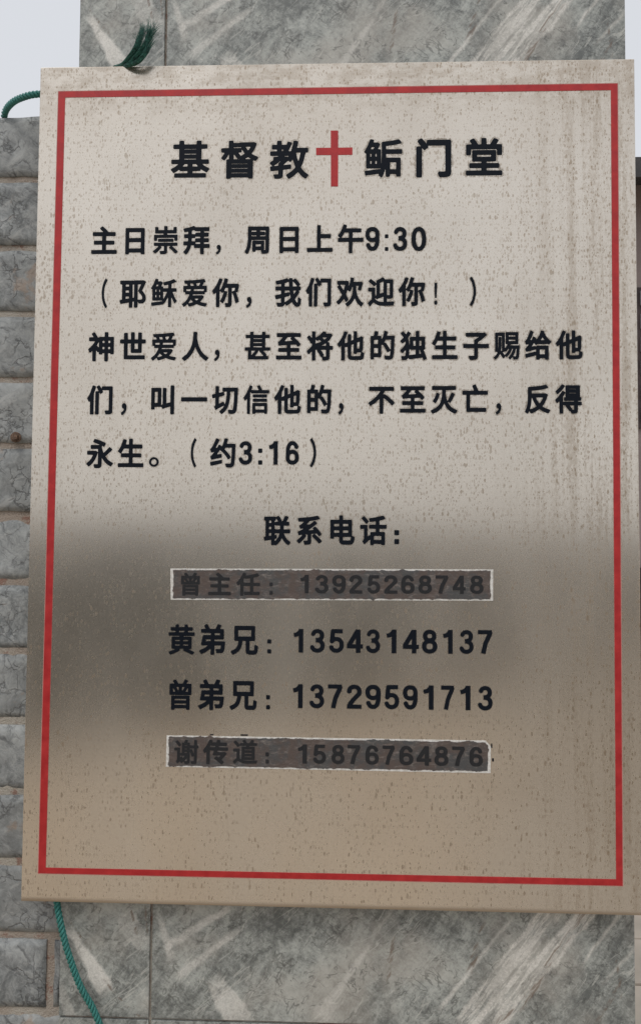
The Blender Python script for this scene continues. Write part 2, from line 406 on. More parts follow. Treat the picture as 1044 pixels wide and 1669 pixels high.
# ---------------------------------------------------------------- coursed slate wall to the left of the pillar
WY = 0.062
wall = thing('slate_wall', 'low wall of grey split slate blocks with tan mortar beside the pillar', 'wall', (pl - 1.2, WY + .12, 0))
joints = [192, 289, 400, 507, 614, 722, 834, 944, 1056, 1170, 1285, 1398, 1518, 1640, 1762]
zs = [at(30, y, WY).z for y in joints]
while zs[-1] > .1: zs.append(zs[-1] - (.097 + random.Random(len(zs)).uniform(-.004, .006)))
wl = pl - 3.2; wr = pl - .0015
rnd = random.Random(7)
def block_mesh(w, h, d, seed, nx, nz):
    """a split-faced block: hammered front, slightly wavering arrises"""
    vs, fs = [], []
    so = Vector((seed * 3.17, seed * 1.31, seed * 7.7))
    for j in range(nz + 1):
        for i in range(nx + 1):
            u, v = i / nx, j / nz
            x, z = u * w, v * h
            p = Vector((x, 0, z)) + so
            ed = min(min(x, w - x), min(z, h - z)); k = min(1, ed / .0045)
            r = noise.fractal(p * 16, .9, 2.1, 4) * .0042 + (noise.ridged_multi_fractal(p * 22, .9, 2.2, 3, 1.0, 2.0) - 1) * .0014
            y = -.0006 - (1 - (1 - k) ** 2) * .0034 - r * (.35 + .65 * k)
            jx = noise.noise(p * 34) * .0018 * (1 - k); jz = noise.noise(p * 34 + Vector((9, 9, 9))) * .0018 * (1 - k)
            vs.append((x + jx, y, z + jz))
    W = nx + 1
    for j in range(nz):
        for i in range(nx):
            a = j * W + i; fs.append((a, a + 1, a + W + 1, a + W))
    ring = [i for i in range(nx + 1)] + [j * W + nx for j in range(1, nz + 1)] + [nz * W + i for i in range(nx - 1, -1, -1)] + [j * W for j in range(nz - 1, 0, -1)]
    n0 = len(vs)
    for r_ in ring: vs.append((vs[r_][0], d, vs[r_][2]))
    for k in range(len(ring)):
        a, b = ring[k], ring[(k + 1) % len(ring)]; c, e = n0 + (k + 1) % len(ring), n0 + k
        fs.append((b, a, e, c))
    me = bpy.data.meshes.new('slate_block'); me.from_pydata(vs, [], fs); me.materials.append(M['slate'])
    for p in me.polygons[:nx * nz]: p.use_smooth = True
    return me
jw = .0100
wallmats = []
for ci in range(len(zs) - 1):
    z1, z0 = zs[ci] - (jw if ci else 0), zs[ci + 1]
    if z0 < 0: z0 = 0
    x = wr
    cuts = {11: [at(80, 1460, WY).x + .2], 12: [at(76, 1580, WY).x]}
    first = {12: wr - at(83, 1580, WY).x, 11: .30, 0: .26}.get(ci, .14 + .2 * rnd.random())
    n = 0
    while x > wl + .03:
        w = first if n == 0 else .21 + .13 * rnd.random()
        w = min(w, x - wl)
        near = x > pl - .7
        me = block_mesh(w - (jw if n or ci == 12 else jw * .5), z1 - z0, .05, ci * 31 + n, 26 if near else 8, 10 if near else 4)
        mk('slate_block', me, None, wall, (x - w + (jw * .5), WY + rnd.uniform(-.002, .002), z0))
        x -= w + .001; n += 1
mz = zs[0]
def mortar_mesh():
    vs, fs = [], []
    nx, nz = 160, 150
    for j in range(nz + 1):
        for i in range(nx + 1):
            xx = pl - .75 + (.749) * i / nx; z = .25 + (mz - .006 - .25) * j / nz
            r = noise.fractal(Vector((xx * 60, 0, z * 60)), .9, 2.0, 3) * .0011
            vs.append((xx, WY + .0002 + r, z))
    for j in range(nz):
        for i in range(nx):
            a = j * (nx + 1) + i; fs.append((a, a + 1, a + nx + 2, a + nx + 1))
    me = bpy.data.meshes.new('mortar'); me.from_pydata(vs, [], fs)
    for p in me.polygons: p.use_smooth = True
    return me
mk('mortar_joints', mortar_mesh(), M['mortar'], wall)
box('wall_core', (wl, WY + .012, 0), (wr, WY + .22, mz - .004), M['mortar'], wall)

# rusty bolt in the fifth joint
bp = at(30, 714, WY)
bolt = thing('rusty_bolt', 'small rusty bolt head sticking out of the slate wall left of the board', 'bolt', (bp.x, WY, bp.z))
bm = bmesh.new()
bmesh.ops.create_cone(bm, cap_ends=True, segments=6, radius1=.0058, radius2=.0050, depth=.006)
bmesh.ops.rotate(bm, verts=bm.verts, matrix=Matrix.Rotation(R(90), 3, 'X'))
mk('bolt_head', bm_mesh(bm, 'bolt_head'), M['rust'], bolt, (bp.x, WY - .013, bp.z), rot=(0, R(12), R(8)))
bm = bmesh.new(); bmesh.ops.create_cone(bm, cap_ends=True, segments=12, radius1=.0026, radius2=.0026, depth=.02)
bmesh.ops.rotate(bm, verts=bm.verts, matrix=Matrix.Rotation(R(90), 3, 'X'))
mk('shank', bm_mesh(bm, 'shank', True), M['rust'], bolt, (bp.x, WY - .002, bp.z))
bm = bmesh.new(); bmesh.ops.create_cone(bm, cap_ends=True, segments=18, radius1=.0082, radius2=.0078, depth=.0012)
bmesh.ops.rotate(bm, verts=bm.verts, matrix=Matrix.Rotation(R(90), 3, 'X'))
mk('washer', bm_mesh(bm, 'washer'), M['rust'], bolt, (bp.x, WY - .0085, bp.z), rot=(0, 0, R(8)))

# ---------------------------------------------------------------- the steel notice board
BW, BH, BD = .86, 1.2, .033
board = thing('notice_board', 'large weathered brushed steel church notice board with red frame line and navy lettering', 'notice board', (0, 0, 1.6))
bm = bmesh.new()
box_bm((-BW / 2, 0, -BH / 2), (BW / 2, BD, BH / 2), .0011, 2, bm)
# slight waviness of the sheet is left to the metal; the folded box is closed at the back
mk('steel_panel', bm_mesh(bm, 'steel_panel'), M['board'], board, (0, 0, 1.6))

def ring(outer, inner, y0, y1):
    """flat frame between two quadrilaterals given clockwise from top left, (x, z)"""
    vs = [(x, y, z) for y in (y0, y1) for x, z in outer + inner]
    fs = []
    for k in range(4):
        a, b = k, (k + 1) % 4
        fs += [(a, b, b + 4, a + 4), (a + 8, a + 12, b + 12, b + 8), (a, a + 8, b + 8, b), (a + 4, b + 4, b + 12, a + 12)]
    me = bpy.data.meshes.new('ring'); me.from_pydata(vs, [], fs)
    bm = bmesh.new(); bm.from_mesh(me); bpy.data.meshes.remove(me); return bm
def bxz(px, py): p = at(px, py, 0); return (p.x, p.z - 1.6)
outer = [bxz(96, 149.5), bxz(1005, 136.5), bxz(1013.5, 1443.5), bxz(63, 1423)]
inner = [bxz(106.5, 159), bxz(994.5, 147), bxz(1003, 1433), bxz(75, 1414)]
def grow(q, s, k): return [(x + (-1 if i in (0, 3) else 1) * k * s, z + (1 if i < 2 else -1) * k * s) for i, (x, z) in enumerate(q)]
mk('faded_edge', bm_mesh(ring(grow(outer, .0011, 1), grow(inner, .0003, -1), -.00018, .0002), 'faded_edge'), M['faded'], board, (0, 0, 1.6))
mk('red_border', bm_mesh(ring(outer, inner, -.0005, .0002), 'red_border'), M['red'], board, (0, 0, 1.6))
# red cross
def cross_mesh():
    a = [bxz(538.7, 213), bxz(550.8, 213), bxz(550.8, 240.8), bxz(574, 240.5), bxz(574, 252.4), bxz(550.8, 252.6), bxz(550.6, 304), bxz(538.9, 304),
         bxz(538.9, 252.8), bxz(514.8, 252.9), bxz(514.8, 241.1), bxz(538.7, 241)]
    bm = bmesh.new(); vs = [bm.verts.new((x, -.0005, z)) for x, z in a]; f = bm.faces.new(vs)
    r = bmesh.ops.extrude_face_region(bm, geom=[f])
    for v in r['geom']:
        if isinstance(v, bmesh.types.BMVert): v.co.y = .0002
    return bm_mesh(bm, 'red_cross')
mk('red_cross', cross_mesh(), M['red'], board, (0, 0, 1.6))

GLYPHS = {
'主': ([[42,-75,68,-79,940,-79,955,-78,972,-67,981,-44,980,34,971,50,955,59,590,60,575,65,576,237,590,241,854,241,878,250,888,268,888,354,870,376,590,380,575,385,573,518,581,533,893,534,917,541,928,557,930,642,924,658,909,670,691,673,660,674,623,720,558,780,457,861,434,869,418,864,355,822,343,806,342,791,356,767,449,689,455,681,449,674,107,673,91,670,76,658,70,642,70,564,76,549,91,537,410,534,425,525,424,385,410,380,138,378,126,369,117,354,116,291,120,260,130,248,146,242,410,241,423,237,426,73,424,65,410,60,45,57,27,42,23,18,24,-52]],[[40,-122,948,-124,1005,-99,1025,-60,1025,34,987,95,619,112,628,195,870,197,913,221,933,260,931,369,893,415,619,432,628,489,909,490,967,533,974,650,948,699,901,718,753,718,683,722,519,870,434,914,387,898,304,830,299,775,332,720,91,717,43,689,26,557,60,502,381,479,372,426,146,425,99,407,71,354,81,237,138,197,372,195,381,128,372,106,52,105,9,89,-20,42,-21,-60,-1,-99]]),
'日': ([[163,-99,266,-99,282,-83,287,-44,301,-37,706,-37,718,-44,726,-83,745,-96,831,-97,846,-93,858,-83,865,-60,865,767,854,796,831,805,185,805,161,801,149,791,143,767,143,-60,147,-83],[301,104,294,105,286,120,286,307,294,318,706,319,716,315,719,299,719,120,714,107],[294,460,286,471,286,486,286,650,294,663,714,662,719,642,719,479,714,461]],[[161,-145,278,-143,340,-82,667,-82,745,-142,846,-140,893,-112,910,-60,910,759,892,822,831,850,185,850,115,820,98,767,98,-75,119,-122],[340,149,340,273,660,274,674,260,667,150],[333,510,340,618,660,619,674,603,667,505]]),
'崇': ([[317,-99,372,-102,465,-97,504,-88,538,-67,551,-48,558,-21,560,167,566,179,574,181,667,180,683,175,636,138,632,128,635,112,761,10,854,-76,878,-80,951,-28,953,-5,924,27,745,174,761,180,932,185,943,198,945,229,944,276,932,291,909,295,543,295,83,295,60,284,55,268,55,206,68,185,208,181,226,174,208,149,153,96,41,18,29,4,34,-21,107,-76,130,-70,209,-13,278,50,340,119,349,135,347,151,333,164,309,175,325,180,410,181,434,174,434,18,418,12,294,12,275,-5,275,-21,308,-91],[222,323,769,320,784,326,794,346,793,408,784,424,761,430,231,430,216,424,207,408,208,338],[70,362,91,356,154,356,169,361,179,377,181,447,185,455,200,457,808,457,817,447,819,377,829,362,862,356,917,356,930,362,941,385,941,533,940,549,927,564,574,569,566,572,551,603,566,611,878,611,901,618,910,642,908,814,901,825,885,832,815,832,798,830,784,815,781,736,776,728,761,726,566,728,561,845,543,865,457,865,442,857,435,837,435,736,426,727,231,727,223,736,223,806,216,823,192,832,122,832,107,826,99,814,97,791,97,635,107,617,130,611,395,611,406,603,420,572,403,568,73,564,60,549,59,533,59,385]],[[315,-145,465,-142,552,-114,598,-52,613,67,854,-125,909,-115,997,-36,987,26,881,128,955,146,989,198,988,284,966,330,986,377,986,549,951,611,948,837,901,875,792,875,749,845,734,775,652,771,610,775,601,869,543,911,449,910,412,892,379,771,271,775,256,845,208,876,99,873,56,830,55,611,14,549,14,377,34,330,12,284,11,198,45,146,117,128,-1,42,-16,-21,6,-56,107,-122,239,-54,275,-122]]),
'拜': ([[97,-114,115,-116,133,-106,179,-60,221,-5,256,57,278,109,301,188,309,194,387,195,401,190,405,128,426,106,628,103,637,89,638,-83,644,-99,667,-113,745,-113,761,-109,773,-99,778,-83,779,89,784,102,963,104,987,117,994,135,994,213,979,238,955,244,792,244,780,252,779,284,784,297,940,300,955,310,965,330,964,408,948,432,932,437,792,437,783,440,780,447,779,479,784,488,924,490,940,495,954,510,957,596,953,611,940,624,924,629,792,629,781,635,779,666,784,677,854,679,955,680,979,697,982,791,971,811,955,818,457,819,442,826,410,858,395,863,231,814,29,776,13,767,4,752,4,736,37,658,60,649,169,665,177,664,182,650,182,596,177,582,52,578,37,567,29,549,30,471,45,449,60,443,169,443,179,440,181,432,177,338,161,333,37,332,17,323,8,307,7,229,11,213,21,202,37,196,138,195,150,190,140,151,112,96,66,34,19,-13,13,-28,21,-55],[481,244,466,252,466,291,473,299,621,299,636,291,636,252,629,245],[325,336,321,354,326,440,434,445,449,456,457,486,465,496,488,490,628,489,637,471,637,447,628,438,481,437,457,426,449,408,448,346,442,333],[410,580,333,581,325,586,323,681,330,697,418,722,428,697,442,683,504,679,628,678,637,666,635,635,621,629,481,628,457,611,449,574]],[[98,-161,154,-148,218,-83,291,26,340,147,410,64,590,54,597,-106,628,-145,667,-158,761,-156,808,-128,830,57,971,60,1022,89,1038,221,997,284,1010,408,984,471,1002,518,990,642,1026,697,1027,798,987,855,909,864,481,864,387,909,13,818,-26,792,-40,728,15,611,-15,557,-10,447,29,405,135,385,13,373,-32,330,-26,186,13,155,84,143,-19,11,-32,-44,-7,-91],[379,625,370,658,395,664,417,635]]),
'周': ([[77,-114,99,-118,118,-106,176,-5,208,81,229,167,252,354,263,362,769,362,772,42,769,26,761,24,731,26,734,307,730,326,714,341,317,344,294,338,282,323,279,-5,287,-28,309,-41,387,-40,406,-28,416,11,426,15,590,15,605,11,604,-13,622,-60,635,-99,652,-110,784,-109,831,-102,870,-85,893,-63,906,-36,913,26,913,783,909,806,893,822,878,825,146,825,124,814,115,791,114,393,98,221,78,135,52,65,1,-36,9,-60],[426,141,415,151,418,215,590,216,598,206,598,151,593,143],[263,491,255,510,256,525,263,532,286,522,418,522,431,518,434,510,426,491],[582,491,574,495,572,510,582,521,722,522,745,527,765,557,765,611,755,635,737,646,577,650,573,681,590,689,753,689,769,685,772,674,769,491],[263,638,255,650,255,666,256,681,263,688,418,689,433,681,434,658,426,649,286,648]],[[73,-161,146,-143,231,-4,255,-61,309,-86,410,-80,465,-30,558,-32,597,-124,652,-156,831,-148,917,-105,957,3,958,775,943,837,885,870,146,870,91,845,70,798,53,229,-45,-36,-24,-91]]),
'上': ([[34,-60,60,-65,963,-62,980,-44,983,-13,982,50,963,73,558,76,543,79,539,89,539,385,543,405,878,408,893,411,909,424,914,440,914,518,909,533,893,546,543,552,536,837,527,849,512,857,426,858,410,853,397,837,394,822,391,81,379,76,37,72,22,57,18,34,19,-36]],[[28,-106,948,-110,994,-96,1025,-52,1028,42,987,112,597,121,584,135,590,361,909,368,955,416,959,510,942,564,901,591,590,596,570,869,519,902,387,892,349,830,348,128,6,106,-25,57,-27,-36,-10,-80]]),
'午': ([[442,-106,465,-114,543,-113,559,-106,570,-91,575,268,590,272,948,272,971,283,979,299,979,385,971,403,955,412,590,414,574,419,575,596,870,599,893,608,903,627,903,713,885,735,667,739,348,740,342,744,342,752,364,822,357,845,340,856,270,873,239,872,223,853,177,731,140,658,107,603,31,510,24,494,29,471,84,432,93,424,93,416,45,412,24,393,22,299,37,277,60,272,410,272,427,268,429,-75,431,-91],[154,416,153,424,216,507,272,596,426,596,429,432,424,416]],[[433,-153,558,-156,609,-114,621,224,955,228,1019,276,1022,401,979,452,619,463,621,551,885,556,943,603,949,713,924,763,878,784,761,784,410,785,407,845,379,886,231,917,188,884,102,681,-16,518,-6,440,-24,299,6,244,52,227,382,221,385,-91],[247,461,301,553,379,552,379,461]]),
'耶': ([[363,-106,379,-113,449,-113,465,-110,479,-99,485,-75,486,81,496,91,535,97,538,89,539,-75,546,-99,566,-111,644,-112,667,-102,677,-83,683,106,707,42,730,30,769,29,839,32,885,44,932,73,955,103,973,143,982,190,983,229,976,276,940,355,909,398,843,471,981,752,980,767,971,780,927,806,893,818,574,816,543,809,52,812,37,809,21,796,16,775,19,697,37,680,87,674,91,650,91,174,83,163,24,151,8,135,6,112,21,42,37,22,60,18,340,64,349,50,350,-83],[683,155,678,182,678,666,683,679,691,681,776,681,791,674,741,564,694,471,689,447,816,307,844,252,847,206,839,180,822,167,792,162,706,164],[231,187,227,213,231,268,343,268,349,252,346,206,325,199],[488,229,485,666,488,674,496,677,535,675,539,658,539,237,535,226],[239,400,231,403,227,416,231,473,340,474,346,471,349,455,348,408,341,401],[231,608,227,627,231,675,345,674,349,619,340,606]],[[356,-153,465,-157,512,-133,566,-157,675,-151,718,-106,730,-16,917,9,972,50,1013,120,1021,284,979,377,899,479,1022,728,1019,791,909,863,683,861,45,857,6,844,-24,806,-23,681,46,611,46,213,-11,182,-37,143,-18,18,13,-17,52,-28,301,7,309,-106],[730,210,725,330,766,299,802,213]]),
'稣': ([[667,-99,683,-104,753,-103,769,-96,775,-83,776,206,784,225,852,96,893,40,909,35,924,41,984,104,981,128,938,182,888,268,829,408,829,416,839,421,948,421,963,429,971,447,969,525,963,534,948,542,792,542,777,549,776,557,778,689,940,751,952,767,950,783,885,842,862,851,699,794,488,748,473,740,462,720,493,650,504,641,527,640,644,661,654,658,656,557,652,545,644,542,473,544,468,588,457,603,401,611,418,650,456,720,453,736,442,748,395,780,278,780,274,791,285,837,270,855,192,865,172,853,113,705,82,650,18,564,12,549,16,533,55,502,65,486,66,143,76,128,91,123,418,123,430,120,435,104,45,61,29,52,24,42,34,-36,45,-53,68,-57,465,-9,480,3,488,22,512,27,552,73,652,232,656,198,656,-75],[473,179,471,416,488,421,605,417,597,385,543,276,504,214],[185,234,176,245,178,307,185,312,208,312,217,299,216,241,208,234],[325,236,323,307,340,313,355,307,356,241,348,234],[185,421,176,432,177,489,185,497,208,497,217,486,216,428,208,421],[325,423,321,440,324,494,340,498,354,494,356,428,348,421],[200,610,199,619,225,666,294,666,292,650,268,611]],[[660,-145,761,-148,806,-122,823,44,878,-4,924,-9,1026,89,1024,143,893,369,971,381,1005,408,1012,541,971,582,831,587,821,603,825,658,971,717,997,783,971,827,870,897,465,790,403,825,340,824,315,876,278,900,185,910,133,876,70,720,-33,557,-26,514,20,463,29,112,-19,57,-10,-44,13,-86,60,-103,473,-53,605,65,614,-99]]),
'爱': ([[75,-91,91,-95,107,-89,224,-4,270,-80,286,-89,434,-55,566,-5,660,-39,761,-68,878,-89,901,-87,950,-13,953,3,945,18,932,24,784,49,702,73,704,81,781,159,814,206,833,245,820,268,784,295,769,299,434,297,418,299,415,307,420,323,434,328,854,330,870,346,873,393,878,400,924,403,943,416,946,533,946,596,932,616,792,619,779,627,823,705,823,730,831,736,870,742,886,759,886,775,864,830,846,850,504,817,99,797,90,791,85,775,107,699,122,691,192,689,219,627,208,619,83,619,66,611,58,588,61,416,76,404,123,401,129,393,132,346,146,330,270,328,288,323,276,284,245,221,199,151,141,89,21,0,18,-13,21,-24],[263,27,260,34,265,42,340,144,348,143,387,108,429,73,426,65,340,40],[566,127,519,150,486,174,496,181,551,182,621,182,635,174,605,149],[177,444,172,463,177,503,333,503,336,494,329,455,317,443],[457,444,454,455,461,494,464,502,473,505,823,504,829,494,830,455,828,447,815,442],[348,620,340,628,318,689,333,696,418,699,427,689,443,642,447,627,442,620],[574,621,546,689,545,705,667,717,683,718,692,713,644,623,628,619]],[[68,-138,115,-136,208,-75,249,-122,294,-135,566,-54,831,-128,901,-135,939,-114,996,-21,985,42,948,67,792,96,875,221,871,284,990,416,983,627,948,658,859,674,931,752,899,861,846,896,107,845,60,825,40,767,70,666,15,611,16,408,37,375,82,354,115,296,220,276,125,135,-24,11,-18,-48]]),
'你': ([[144,-106,161,-111,239,-110,255,-101,264,-83,265,408,270,432,356,372,379,377,403,403,409,401,399,354,366,260,333,190,282,112,277,96,281,81,356,28,372,23,387,25,406,42,462,135,515,260,554,393,551,412,535,427,433,447,475,533,488,544,574,542,579,518,579,42,574,30,566,27,488,28,473,22,462,11,458,-13,490,-99,504,-111,519,-114,628,-107,675,-89,692,-75,708,-52,719,3,722,386,754,330,798,221,851,42,862,30,885,26,963,53,982,73,982,96,955,198,881,385,885,394,917,391,932,396,947,416,990,627,991,642,985,658,963,671,909,683,543,681,538,689,571,806,571,830,551,850,473,868,457,867,442,857,435,845,394,705,342,580,306,518,270,472,265,502,268,596,334,728,368,814,364,830,348,845,278,866,255,867,236,853,173,713,129,635,76,557,-10,457,-16,440,-14,424,29,348,45,333,60,331,76,336,115,375,124,377,127,-75,130,-91],[722,408,722,541,831,542,833,525,819,455,745,427]],[[140,-153,239,-155,282,-138,307,-99,317,-2,410,-19,451,-122,488,-153,597,-156,683,-136,730,-101,756,-52,769,159,808,26,839,-8,893,-19,1004,26,1028,96,948,346,989,401,1036,627,1028,674,999,705,909,728,605,726,613,845,551,897,457,913,395,872,263,914,208,890,91,660,-49,480,-62,440,-2,314,81,276,83,-91,102,-130],[504,73,485,81,520,151,533,151,533,81],[317,266,311,330,333,331]]),
'我': ([[835,-114,862,-115,901,-106,932,-88,955,-60,980,3,998,128,996,143,983,159,917,202,901,206,885,201,871,182,861,73,854,42,846,31,831,38,807,65,765,151,870,289,924,379,929,408,910,432,917,438,963,445,979,471,979,541,971,564,955,575,896,580,948,627,954,642,952,658,875,752,802,822,770,845,745,843,675,798,669,845,654,861,566,865,551,863,535,853,519,812,481,853,457,860,270,809,52,768,33,752,29,736,33,720,57,658,76,643,224,662,231,661,237,650,236,588,231,579,52,576,31,564,24,549,23,471,37,447,60,440,224,440,236,432,237,338,231,323,37,284,20,276,10,260,9,245,31,167,52,144,76,144,224,177,231,177,237,167,237,42,231,29,107,28,91,24,78,11,74,-13,107,-100,122,-112,138,-114,239,-111,301,-101,349,-75,365,-52,379,-15,395,-25,431,-67,457,-74,543,-27,644,44,652,44,691,-21,745,-78,796,-106],[387,49,379,54,378,65,379,208,395,218,543,253,563,276,565,330,570,315,596,190,504,116],[722,323,713,338,699,432,706,440,769,440,792,437,792,424,748,354],[379,361,379,432,387,440,543,440,551,435,555,416,558,359,553,369,527,382,395,356],[387,578,378,588,380,689,512,730,527,729,535,580],[691,578,683,582,680,596,675,747,691,741,745,689,814,611,830,580]],[[104,-153,294,-150,395,-99,473,-117,636,-22,730,-123,831,-159,917,-149,998,-75,1033,42,1040,151,1017,190,906,260,1022,455,1023,557,993,611,997,666,936,752,808,876,761,892,711,876,644,910,504,894,449,905,45,813,-6,775,-14,720,25,619,-19,564,-14,440,37,398,191,385,185,360,6,320,-36,260,-11,151,21,109,68,97,191,112,186,73,83,70,32,18,63,-114],[426,126,426,176,527,200],[426,626,429,658,486,666,487,627]]),
'们': ([[129,-106,146,-112,224,-111,239,-103,249,-83,250,588,302,728,328,814,318,837,301,847,231,866,216,865,200,855,115,627,76,549,7,440,3,424,52,327,76,316,107,331,112,323,113,-75,116,-91],[319,-106,340,-113,410,-113,430,-106,442,-91,446,619,449,627,474,588,496,578,512,582,574,618,591,642,574,697,582,701,800,702,812,697,814,689,813,34,800,26,699,27,675,18,665,3,664,-13,691,-91,706,-106,722,-110,823,-108,878,-100,924,-75,942,-52,952,-21,955,791,949,822,932,834,917,836,574,836,556,830,544,814,541,775,535,761,465,859,449,870,434,871,364,836,351,822,348,806,353,791,418,689,422,674,333,670,317,663,306,642,305,-75,307,-91]],[[123,-153,224,-157,278,-133,325,-157,418,-157,476,-122,490,525,609,588,644,656,753,657,769,642,769,81,667,66,628,33,620,-21,657,-122,691,-149,745,-155,878,-146,940,-121,995,-36,1000,143,1000,806,974,861,917,881,574,881,519,864,449,916,348,880,200,908,155,869,73,642,-42,432,11,307,68,260,69,-91]]),
'欢': ([[407,-114,426,-110,496,-61,566,2,618,65,675,153,738,42,784,-17,840,-67,901,-107,924,-112,940,-106,997,-36,1003,-13,997,3,924,50,878,94,819,174,785,245,759,323,734,432,736,557,731,580,737,586,761,587,808,586,816,580,787,479,793,455,808,444,870,425,885,424,901,432,917,463,944,541,979,681,963,705,901,723,644,723,637,728,637,736,651,822,647,845,628,860,543,871,523,861,515,845,488,701,465,619,449,580,445,580,462,713,452,736,387,760,270,758,52,758,32,752,19,736,17,666,21,642,37,627,83,619,29,572,21,557,22,541,190,291,172,252,115,172,68,122,0,65,-7,42,-2,26,53,-36,68,-45,83,-45,129,-13,172,26,270,144,278,142,286,130,321,57,340,42,356,41,372,48,426,93,441,112,440,135,356,291,356,307,403,431,418,431,473,392,488,388,504,393,538,440,590,553,597,551,596,408,585,330,558,244,513,159,449,84,340,-1,326,-21,325,-36,333,-52,389,-106],[255,447,128,619,177,624,294,624,307,619,283,510,265,455]],[[379,-153,441,-153,521,-99,667,55,769,-64,901,-155,971,-139,1046,-36,1030,34,940,96,862,190,789,393,885,378,941,408,1007,596,1020,705,987,744,909,768,699,768,686,869,644,903,535,916,481,879,457,790,387,806,45,803,-2,783,-25,744,-28,650,-9,603,-21,525,137,284,71,190,-39,89,-45,11,29,-75,83,-90,130,-70,270,57,292,18,289,-67],[465,190,405,307,426,359,473,345,541,346,516,260]]),
'迎': ([[72,-106,91,-111,107,-106,185,-16,208,4,224,11,348,-63,418,-85,481,-95,605,-100,901,-92,948,-88,963,-79,970,-67,993,18,991,34,976,50,955,53,737,39,726,42,723,57,723,135,730,158,743,143,761,136,878,143,924,166,949,206,954,252,954,752,949,783,932,797,917,799,652,800,582,866,566,874,543,870,473,829,333,765,325,752,322,689,317,678,224,749,122,811,107,812,91,804,46,759,37,744,36,728,45,712,146,641,231,570,247,568,263,573,317,626,323,603,322,291,315,268,294,246,286,249,284,260,283,494,270,516,247,523,52,523,31,518,18,502,15,424,22,401,45,388,130,387,139,385,144,377,145,128,138,117,90,81,39,34,13,6,6,-13,15,-36],[473,41,418,51,379,65,333,92,286,127,286,174,294,174,319,135,340,125,407,151,566,206,586,206,587,42,574,35],[730,267,723,284,724,658,728,666,737,668,813,666,818,650,817,276,808,266],[465,317,459,338,460,674,473,685,582,729,588,713,588,362,585,354,574,348]],[[66,-153,130,-145,224,-44,356,-114,488,-141,940,-135,1005,-99,1038,11,1030,57,980,96,896,96,965,143,996,213,995,791,932,843,691,844,597,910,551,919,317,810,278,769,115,858,68,843,1,775,-10,728,5,689,154,572,21,563,-29,502,-17,377,21,347,100,330,99,150,-18,39,-38,-5,-24,-60],[465,87,418,104,512,140,541,143,542,89],[512,377,505,642,539,658,543,393]]),
'神': ([[173,-106,192,-112,263,-111,278,-105,289,-91,294,247,301,249,348,198,364,195,387,203,393,198,396,143,406,128,418,120,504,119,525,135,535,163,590,165,602,159,605,-83,613,-101,636,-112,714,-111,730,-105,740,-91,745,160,761,165,815,163,831,134,854,125,932,126,954,143,958,167,957,689,948,705,932,714,761,715,745,720,742,845,735,861,722,870,636,873,612,861,605,845,604,728,597,716,426,715,410,709,395,691,387,691,364,703,345,705,322,752,259,837,231,866,208,871,138,833,124,814,127,791,179,720,185,705,45,700,22,681,20,596,26,580,37,570,60,566,231,566,240,564,243,557,207,502,156,440,76,362,13,315,0,291,2,276,37,199,52,185,68,183,83,188,146,236,154,237,157,-75,160,-91],[543,299,531,307,532,369,543,375,590,375,602,369,604,362,603,307,591,299],[761,299,744,307,745,369,753,374,800,375,818,369,819,307,808,299],[387,361,330,416,321,432,364,502,387,539,395,525,395,377],[543,508,531,518,530,564,535,579,590,581,603,572,603,518,597,509],[753,508,743,518,745,576,753,581,808,581,815,578,820,564,815,510]],[[167,-153,278,-154,325,-120,340,146,410,75,557,89,564,-106,590,-141,636,-157,730,-154,776,-119,792,104,839,82,932,81,993,120,999,705,948,756,792,763,785,861,748,908,605,911,565,869,551,761,379,749,263,900,192,914,89,845,79,798,96,752,21,739,-17,705,-26,596,-7,549,37,523,156,518,83,429,-27,338,-46,284,13,157,52,138,110,143,113,-91]]),
'世': ([[183,-44,208,-48,909,-48,940,-42,954,-21,955,57,948,78,932,89,325,91,310,96,308,471,310,479,325,484,410,484,422,479,424,198,430,182,442,171,465,167,800,167,823,176,834,198,836,479,846,484,961,486,979,502,983,525,982,596,971,615,948,623,837,627,834,822,831,837,815,853,722,857,706,852,693,837,690,635,687,627,675,623,568,627,565,837,558,854,543,866,457,868,442,864,430,853,424,830,424,635,421,627,410,623,311,627,308,814,296,837,270,846,200,846,177,839,164,814,161,627,52,623,29,614,19,596,18,525,22,502,45,485,146,484,162,479,164,-13,169,-31],[574,303,565,315,567,479,582,484,675,484,688,479,690,471,688,307,675,302]],[[180,-91,924,-93,991,-52,1000,57,987,101,948,131,857,143,879,198,880,432,971,442,1013,471,1027,510,1022,619,979,662,881,674,878,838,831,896,722,902,675,885,648,845,645,759,643,674,613,672,609,845,592,884,543,912,434,909,381,853,379,681,364,669,336,861,286,890,185,890,123,837,117,674,29,665,-18,627,-27,518,-12,471,29,442,118,432,119,-21,138,-66],[356,140,353,424,372,438,379,416,379,198,401,143],[613,351,611,432,644,432,644,354]]),
'人': ([[93,-106,107,-108,122,-103,231,-32,333,63,410,167,461,260,504,356,547,260,599,167,682,57,784,-34,893,-100,909,-105,924,-101,991,-28,997,-13,994,5,979,21,831,118,732,229,652,369,605,502,579,611,568,689,574,830,569,853,558,864,543,870,457,870,442,866,429,853,424,837,421,736,409,603,375,447,307,284,192,131,29,14,13,-5,11,-21,17,-36]],[[95,-153,138,-146,255,-71,356,22,504,238,642,34,745,-62,885,-146,955,-135,1034,-44,1034,26,862,151,725,330,624,619,608,876,551,914,410,899,381,853,364,611,332,463,268,307,163,167,-8,42,-32,3,-16,-67]]),
